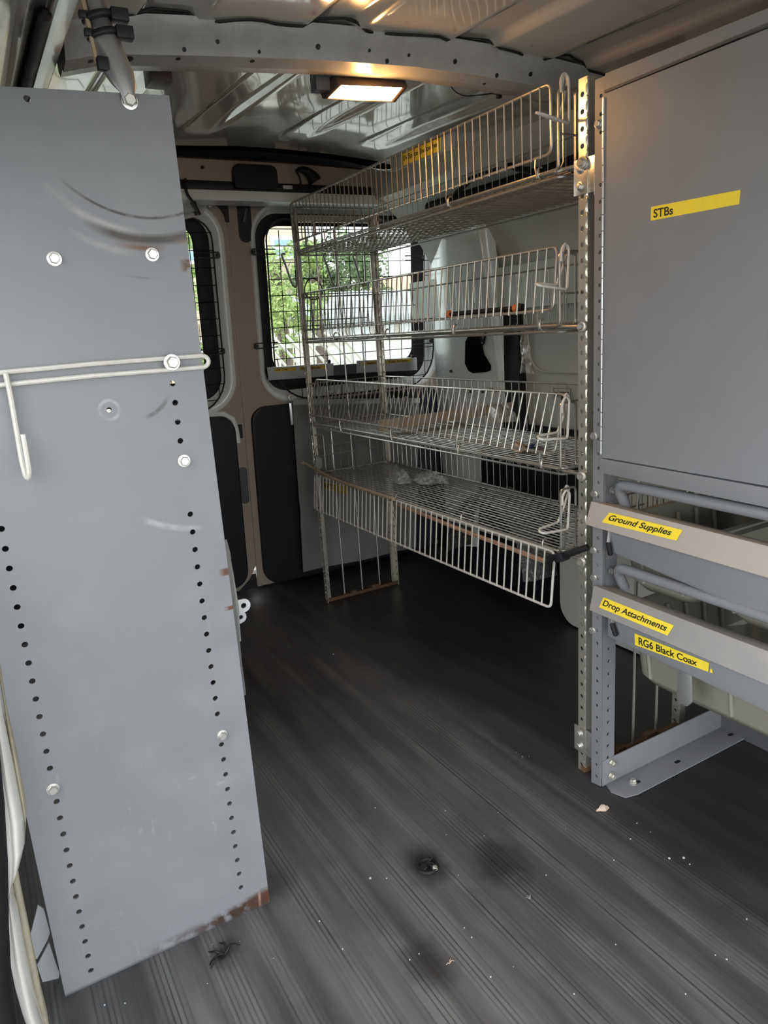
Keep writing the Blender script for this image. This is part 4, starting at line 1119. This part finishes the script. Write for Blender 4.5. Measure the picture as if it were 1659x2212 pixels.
# ---- black cables behind the top basket
w = [at(px, py, 0, 1.45) for px, py in ((985, 420), (1010, 392), (1040, 375), (1070, 372), (1082, 350), (1075, 330), (1090, 350), (1120, 366), (1145, 368))]
t = thing('coiled_cable', w[2], 'black cable lying behind the top wire basket', 'cable')
MB().tube(fillet(w, .04, 5), .009, 8).build('cable', MT['rub'], t)
w = [(1.50, 2.2, 1.36), (1.50, 1.6, 1.355), (1.47, 1.2, 1.35)]
tag(MB().tube(w, .030, 12).build('black_duct', MT['rub']), 'thick black duct under the roof rail behind the top basket', 'duct')
# ---- zip-tie loop by the rear post, loose strap
c0 = at(677, 624, 1, 2.34); rr_ = .033
tag(MB().tube([c0 + Vector((rr_ * math.cos(k * PI / 16), .006 * math.sin(k * PI / 8), rr_ * 1.05 * math.sin(k * PI / 16))) for k in range(32)], .0022, 6, closed=True).build('zip_tie_loop', MT['rub']), 'round black zip-tie loop hanging on the rear rack post', 'zip tie')
# ---- things lying in the baskets
def crumple(name, pts2, z, h, label, seed, mat=MT['film'], grp=None):
    """a crumpled film lying on a basket: outline in x, y"""
    rnd = random.Random(seed)
    cx = sum(p[0] for p in pts2) / len(pts2); cy = sum(p[1] for p in pts2) / len(pts2)
    rings = []
    for s, k in ((1, 0), (.82, .5), (.6, .9), (.38, .75), (.15, 1.0)):
        rings.append([(cx + (x - cx) * s + rnd.uniform(-.004, .004), cy + (y - cy) * s + rnd.uniform(-.004, .004), z + h * k * rnd.uniform(.45, 1.1)) for x, y in pts2])
    B = MB().loft(rings, cap1=True); B.loft([[(x, y, z + .0005) for x, y in pts2], rings[0]], cap0=True)
    o = B.build(name, mat, ang=18)
    return tag(o, label, 'plastic bag' if mat is MT['film'] else 'scrap', grp)
Zt4 = TIER[3] + .003
def onz(px, py, z): p = at(px, py, 2, z); return (p.x, p.y)
crumple('plastic_bag', [onz(px, py, Zt4) for px, py in ((846, 1036), (843, 1018), (846, 1012), (862, 1016), (880, 1028), (892, 1036), (890, 1043), (872, 1046), (858, 1045))], Zt4, .034, 'crumpled clear plastic bag in the lowest basket, pointed left half', 3, grp='clear bags in the lowest basket')
crumple('plastic_bag', [onz(px, py, Zt4) for px, py in ((892, 1037), (900, 1026), (925, 1022), (950, 1027), (966, 1034), (969, 1046), (950, 1044), (930, 1047), (905, 1046))], Zt4, .026, 'flattened clear plastic bag in the lowest basket, right of the pointed bag', 5, grp='clear bags in the lowest basket')
Zt3 = TIER[2] + .003
crumple('plastic_bag', [onz(px, py, Zt3) for px, py in ((1050, 905), (1056, 893), (1075, 890), (1095, 893), (1115, 900), (1118, 910), (1100, 912), (1070, 912))], Zt3, .05, 'clear plastic wrap standing at the back of the third basket', 8)
crumple('card_scrap', [onz(px, py, Zt3) for px, py in ((1108, 972), (1112, 962), (1122, 957), (1130, 962), (1138, 974), (1125, 977))], Zt3, .018, 'torn pinkish card scrap lying in the third basket', 11, MT['card'])
crumple('blue_scrap', [onz(px, py, Zt3) for px, py in ((1136, 970), (1145, 962), (1158, 958), (1153, 966), (1145, 973))], Zt3, .008, 'torn blue film scrap beside the card in the third basket', 12, MT['blue'])
# hanging clear bag below second basket
p = at(1128, 700, 0, 1.35)
rings = []
for v in range(11):
    t = v / 10; z = .948 - .125 * t; w_ = .010 + .016 * t
    rings.append([(1.356 + .004 * math.sin(a * 3 + v), p.y + .0 - .012 * t + w_ * math.cos(a), z + .006 * math.sin(a) * (t > .95)) if True else 0 for a in [PI * k / 6 for k in range(7)]])
rings2 = [[(x - .006 * math.sin(PI * i / 6) * (1 + v * .05), y, z) for i, (x, y, z) in enumerate(r)] for v, r in enumerate(rings)]
tag(MB().loft(rings2, closed=False).build('hanging_bag', MT['film'], ang=30), 'narrow clear bag hanging below the second basket', 'plastic bag')
# wooden slat across the third basket
a, c = Vector((*onz(818, 935, Zt3), 0)), Vector((*onz(1105, 893, Zt3), 0))
a.z = c.z = Zt3 + .021
tag(MB().bar(a, c, .010, .032).build('wooden_slat', MT['wood'], bevel=.0015), 'weathered wooden slat on edge across the third basket', 'slat')
# long thin cane along the front edge of the lowest basket
cn = [at(px, py, 0, XF - .012) for px, py in ((659, 1001), (700, 1025), (745, 1044), (800, 1062), (850, 1078))]
t = thing('bent_cane', cn[0], 'bent tan strip of wood poking out over the folded-down gate', 'wood strip')
MB().tube(fillet(cn, .06, 4), .0055, 6).build('strip', MT['wood'], t)
sp = MB(); p = cn[0]
for dx, dz in ((-.002, .008), (-.010, .002), (-.006, -.006)): sp.tube([p, p + Vector((dx, .012, dz))], [.004, .001], 5)
sp.build('splintered_end', MT['card'], t)
# copper rods bundled behind the gate
t = thing('copper_rods', (XF, 1.2, .48), 'bundle of thin copper rods lying behind the folded-down gate', 'rods')
for k, (dx, dz) in enumerate(((0, 0), (.005, .003), (.004, -.004))):
    a = at(1175, 1211, 0, XF + .012 + dx); c = at(850, 1085, 0, XF + .012 + dx)
    a.z += dz; c.z += dz
    MB().tube([a, a.lerp(c, .5) + Vector((0, 0, -.003)), c], .0024, 6).build('rod', MT['copper'], t)
# black strap wrapped round the gate's near end
w = [at(px, py, 1, yy) for px, py, yy in ((1187, 1228, 1.105), (1187, 1212, 1.09), (1196, 1202, 1.07), (1212, 1204, 1.055), (1232, 1196, 1.03), (1252, 1188, 1.005), (1270, 1182, .990))]
t = thing('black_hose', w[2], 'black rubber hose running from folded gate past the zinc post', 'hose')
MB().tube(fillet(w, .02, 4), .0065, 10).build('hose', MT['rub'], t)
a, c = w[2], w[4]
MB().bar(a.lerp(c, .2) + Vector((0, 0, -.004)), a.lerp(c, .75) + Vector((0, 0, -.004)), .026, .018).build('sleeve', MT['blk'], t, bevel=.004)
# black rod with orange-capped ends in the second basket
a, c = at(972, 679, 0, XF + .035), at(1112, 666, 0, XF + .035)
t = thing('capped_rod', a, 'black rod with orange tips lying in the second basket', 'rod')
MB().cyl(a, c, .0055, 10).build('rod', MT['rub'], t)
d = (c - a).normalized()
MB().tube([a - d * .014, a - d * .010, a + d * .004], [.006, .0095, .0095], 12).build('end_cap', MT['orange'], t)
MB().tube([c, c + d * .014], [.0085, .0085], 12).build('end_cap', MT['orange'], t)
MB().tube([c + d * .014, c + d * .028], [.010, .008], 10).build('rubber_nose', MT['blk'], t)
# stray white wire clip on the lowest basket back corner
wv = [at(px, py, 0, XF + .02) for px, py in ((683, 996), (690, 985), (695, 1010), (686, 1020))]
tag(MB().prism([at(px, py, 1, 2.30) for px, py in ((683, 985), (695, 990), (697, 1006), (688, 1018), (681, 1006))], (.0, .003, 0)).build('paper_tag', MT['vinyl'], smooth=False), 'crumpled grey tag at the far corner of the lowest basket', 'tag')
# ================================================================== floor debris
def litter(name, c, r, mat, seed, label, cat, n=6, grp=None, parts=None):
    rnd = random.Random(seed); t = thing(name, c, label, cat, grp); c = Vector(c)
    for i in range(n):
        B = MB(); p = c.copy(); pts = []
        a = rnd.uniform(0, 2 * PI)
        for k in range(5):
            pts.append(p.copy()); a += rnd.uniform(-.9, .9)
            p = p + Vector((math.cos(a) * r * .35, math.sin(a) * r * .35, r * rnd.uniform(.0, .35) if k < 2 else -r * .18))
            p.z = max(p.z, .002)
        B.tube(pts, [r * .08, r * .11, r * .08, r * .07, r * .04], 6); B.build('torn_strip', mat, t)
    return t
t = litter('torn_rubber', (.587, .978, .002), .016, MT['rub'], 4, 'torn rubber round a floor bolt in mid floor', 'debris', 5)
B = MB(); B.hexbolt((.594, .962, .002), (.2, -.3, 1), .0045, .005); B.build('bolt', MT['zinc'], t)
B = MB(); B.tube([(.587 + .018 * math.cos(k * PI / 8), .976 + .018 * math.sin(k * PI / 8), .0005) for k in range(16)], .004, 6, closed=True); B.build('raised_rim', MT['rub'], t)
t = litter('torn_rubber', (.204, .995, .003), .022, MT['rub'], 9, 'curl of torn black rubber by the foot of the end panel', 'debris', 5)
litter('rubbed_spot', (.69, .81, .0008), .006, MT['grey_worn'], 21, 'small pale scuffed lump on the floor in the foreground', 'debris', 3)
litter('rubbed_spot', (.50, .78, .0008), .006, MT['card'], 23, 'small pale crumb cluster near the bottom edge of the photo', 'debris', 3)
crumple('rust_flake', [(.955 + dx, .913 + dy) for dx, dy in ((0, 0), (.012, .002), (.022, -.004), (.024, -.012), (.012, -.014), (.004, -.008))], .001, .012, 'pinkish rust flake on the floor beside the cabinet foot', 31, MT['card'])
rnd = random.Random(5); B = MB()
spots = [(720, 1413), (1115, 1625), (1128, 1634), (1128, 1637), (1143, 1634), (1376, 1778), (1405, 1797), (1446, 1854), (1477, 1853), (1490, 1867), (800, 1897), (835, 1897), (1046, 1805), (1076, 1755), (964, 1803), (885, 2073), (1019, 2025), (1003, 2004), (1326, 1858), (591, 2070), (1109, 2088), (1240, 2147), (1613, 1985), (1481, 2147), (962, 1751), (811, 1745), (226, 2171), (270, 2167), (459, 2040), (518, 2033), (448, 2124), (740, 2050), (1545, 2063), (1570, 2072), (1180, 1890), (1222, 1790), (905, 2060), (1362, 1812), (690, 1990), (990, 1890), (1060, 2110), (1330, 2040)]
for px, py in spots:
    p = at(px, py, 2, .001); s = rnd.uniform(.0007, .0015)
    if px in (720, 1446, 1477, 800): s = .0022
    a = rnd.uniform(0, 3)
    B.prism([(p.x + s * math.cos(a + k * 1.25) * rnd.uniform(.6, 1.3), p.y + s * math.sin(a + k * 1.25), .0005) for k in range(5)], (0, 0, s * .7))
tag(B.build('floor_crumbs', MT['paper'], smooth=False), 'scattered tiny white crumbs over the black ribbed floor', 'crumbs', None, 'stuff')

# ================================================================== outside
GZ = -.55
tag(MB().box((-40, -30, GZ - .1), (45, 60, GZ)).build('ground', MT['drive'], smooth=False), kind='structure')
def ex(px, py, y): return at(px, py, 1, y)
# garage straight behind
gy = 13.0
L = ex(655, 745, gy).x; Rr = L + 6.4; et = ex(760, 698, gy).z; rt = ex(760, 640, gy + 2.4).z
gar = thing('garage', (L, gy, GZ), 'pale garage with grey shingled roof behind the right rear window', 'garage')
MB().box((L, gy, GZ), (Rr, gy + 3.4, et)).build('wall', MT['garage'], gar, smooth=False)
MB().prism([(L - .25, gy - .35, et - .02), (Rr + .25, gy - .35, et - .02), (Rr - .2, gy + 2.5, rt), (L + .5, gy + 2.5, rt)], (0, .05, .12)).build('roof', MT['shingle'], gar, smooth=False)
for u, w_ in ((.35, 2.3), (3.2, 2.5)):
    B = MB().box((L + u, gy - .04, GZ), (L + u + w_, gy, et - .35)); dd = B.build('garage_door', MT['gdoor'], gar, smooth=False)
    B = MB()
    for i in range(4):
        for j in range(4):
            B.box((L + u + .08 + i * w_ / 4, gy - .055, GZ + .1 + j * .42), (L + u + w_ / 4 - .05 + i * w_ / 4, gy - .04, GZ + .42 + j * .42))
    B.build('pressed_panel', MT['trimw'], dd, smooth=False)
# house with beige siding at left
hy = 20.0
x0, x1 = ex(380, 600, hy).x - 3.0, ex(668, 600, hy).x
hs = thing('siding_house', (x0, hy, GZ), 'house with beige horizontal siding beyond both rear windows', 'house')
MB().box((x0, hy, GZ), (x1, hy + 7, 6.5)).build('wall', MT['siding'], hs, smooth=False)
MB().prism([(x0 - .4, hy - .5, 6.5), (x1 + .4, hy - .5, 6.5), (x1 + .2, hy + 3.5, 8.6), (x0 - .2, hy + 3.5, 8.6)], (0, .05, .2)).build('roof', MT['shingle'], hs, smooth=False)
for (pa_, pb_) in (((392, 520), (432, 562)), ((590, 519), (640, 552)), ((330, 520), (372, 562))):
    a, c = ex(*pa_, hy), ex(*pb_, hy)
    f = MB().box((a.x - .1, hy - .06, c.z - .1), (c.x + .1, hy - .001, a.z + .1)).build('window', MT['trimw'], hs, smooth=False)
    B = MB().box((a.x, hy - .08, c.z), (c.x, hy - .062, (a.z + c.z) / 2 - .04)); B.box((a.x, hy - .08, (a.z + c.z) / 2 + .04), (c.x, hy - .062, a.z)); B.build('pane', MT['hpane'], f, smooth=False)
# tan tiled roof far right
ty = 24
a, c = ex(800, 612, ty), ex(930, 640, ty)
t = thing('tan_roof_house', (a.x, ty, GZ), 'far house with tan tiled roof showing above the garage', 'house')
MB().box((a.x + .3, ty, GZ), (c.x + 5.6, ty + 6, c.z)).build('wall', MT['garage'], t, smooth=False)
MB().prism([(a.x, ty - .4, c.z), (c.x + 6, ty - .4, c.z), (c.x + 5, ty + 3, a.z + .3), (a.x + 1, ty + 3, a.z + .3)], (0, .1, .15)).build('roof', MT['tile'], t, smooth=False)
# trees and shrubs
def tree(c, rx, rz, h, n, mat, label, seed, cat='tree', trunk=True, ls=.12):
    rnd = random.Random(seed); c = Vector(c)
    name = 'tree' if trunk else 'shrub'
    t = thing(name, (c.x, c.y, GZ), label, cat, 'greenery behind the van')
    if trunk:
        B = MB(); B.tube([(c.x, c.y, GZ), (c.x + .1, c.y, GZ + h * .5), c], [.14, .11, .06], 8)
        for k in range(5):
            a = rnd.uniform(0, 6.3); B.tube([(c.x, c.y, GZ + h * (.45 + .08 * k)), c + Vector((math.cos(a) * rx * .6, math.sin(a) * rx * .6, rz * .3))], [.05, .015], 6)
        B.build('trunk', MT['bark'], t)
    if not trunk:
        B = MB()
        for k in range(4): B.tube([(c.x + .05 * k - .08, c.y, GZ), (c.x + .12 * k - .18, c.y + .05, c.z)], [.02, .008], 5)
        B.build('stem', MT['bark'], t)
    B = MB()
    cl = [(Vector((rnd.gauss(0, .45) * rx, rnd.gauss(0, .45) * rx, rnd.uniform(-.8, .8) * rz)), rnd.uniform(.25, .45)) for _ in range(26)]
    for i in range(n):
        cc, s = rnd.choice(cl)
        d = Vector((rnd.gauss(0, 1), rnd.gauss(0, 1), rnd.gauss(0, 1))).normalized() * (rnd.random() ** .4) * s * rx
        p = c + cc + d
        if p.z < GZ + .05: continue
        u = Vector((rnd.gauss(0, 1), rnd.gauss(0, 1), rnd.gauss(0, .7))).normalized(); v = u.orthogonal().normalized()
        v.rotate(Matrix.Rotation(rnd.uniform(0, 6.3), 3, u)); l = ls * rnd.uniform(.6, 1.3)
        B.add([p - u * l, p + v * l * .38, p + u * l, p - v * l * .38], [(0, 1, 2, 3)])
    o = B.build('foliage', mat, t, smooth=False)
    return t
c = ex(735, 585, 18.2); tree(c, 1.25, 1.0, c.z - GZ, 7000, MT['leafA'], 'dense dark green tree standing behind the garage roof', 1, ls=.075)
c = ex(672, 600, 12); tree(c, .34, .62, c.z - GZ, 1500, MT['leafB'], 'bright green slender tree left of the garage, seen past the rack post', 2, ls=.045)
c = ex(612, 690, 10.5); tree(c, .42, .55, 1.2, 2200, MT['leafB'], 'bright green shrub in front of the beige house, right window', 3, 'shrub', False, .045)
c = ex(592, 590, 11.9); tree(c, .3, .5, c.z - GZ, 700, MT['leafB'], 'thin yellow-green tree at the left edge of the right window', 4, ls=.05)
c = ex(424, 700, 13.5); tree(c, .42, 1.9, 1.6, 3000, MT['leafB'], 'green bush seen through the left rear window', 5, 'shrub', False, .05)
# pale slatted fence leaning at lower left of the window
fy = 9.6
B = MB(); 
a = ex(575, 735, fy); c = ex(655, 800, fy)
t = thing('slatted_fence', (a.x, fy, GZ), 'pale slatted ramp below the shrub in the right window', 'fence')
n = 11
for i in range(n):
    u = i / n
    p0 = Vector((a.x - .9 + 2.2 * u, fy, a.z + .05)); p1 = p0 + Vector((.75, -.15, -.95))
    B.bar(p0, p1, .13, .02)
B.build('slats', MT['pale'], t, smooth=False)
MB().bar((a.x - .9, fy + .03, a.z - .1), (a.x + 2.4, fy + .03, a.z - .1), .05, .06).build('rail', MT['pale'], t, smooth=False)
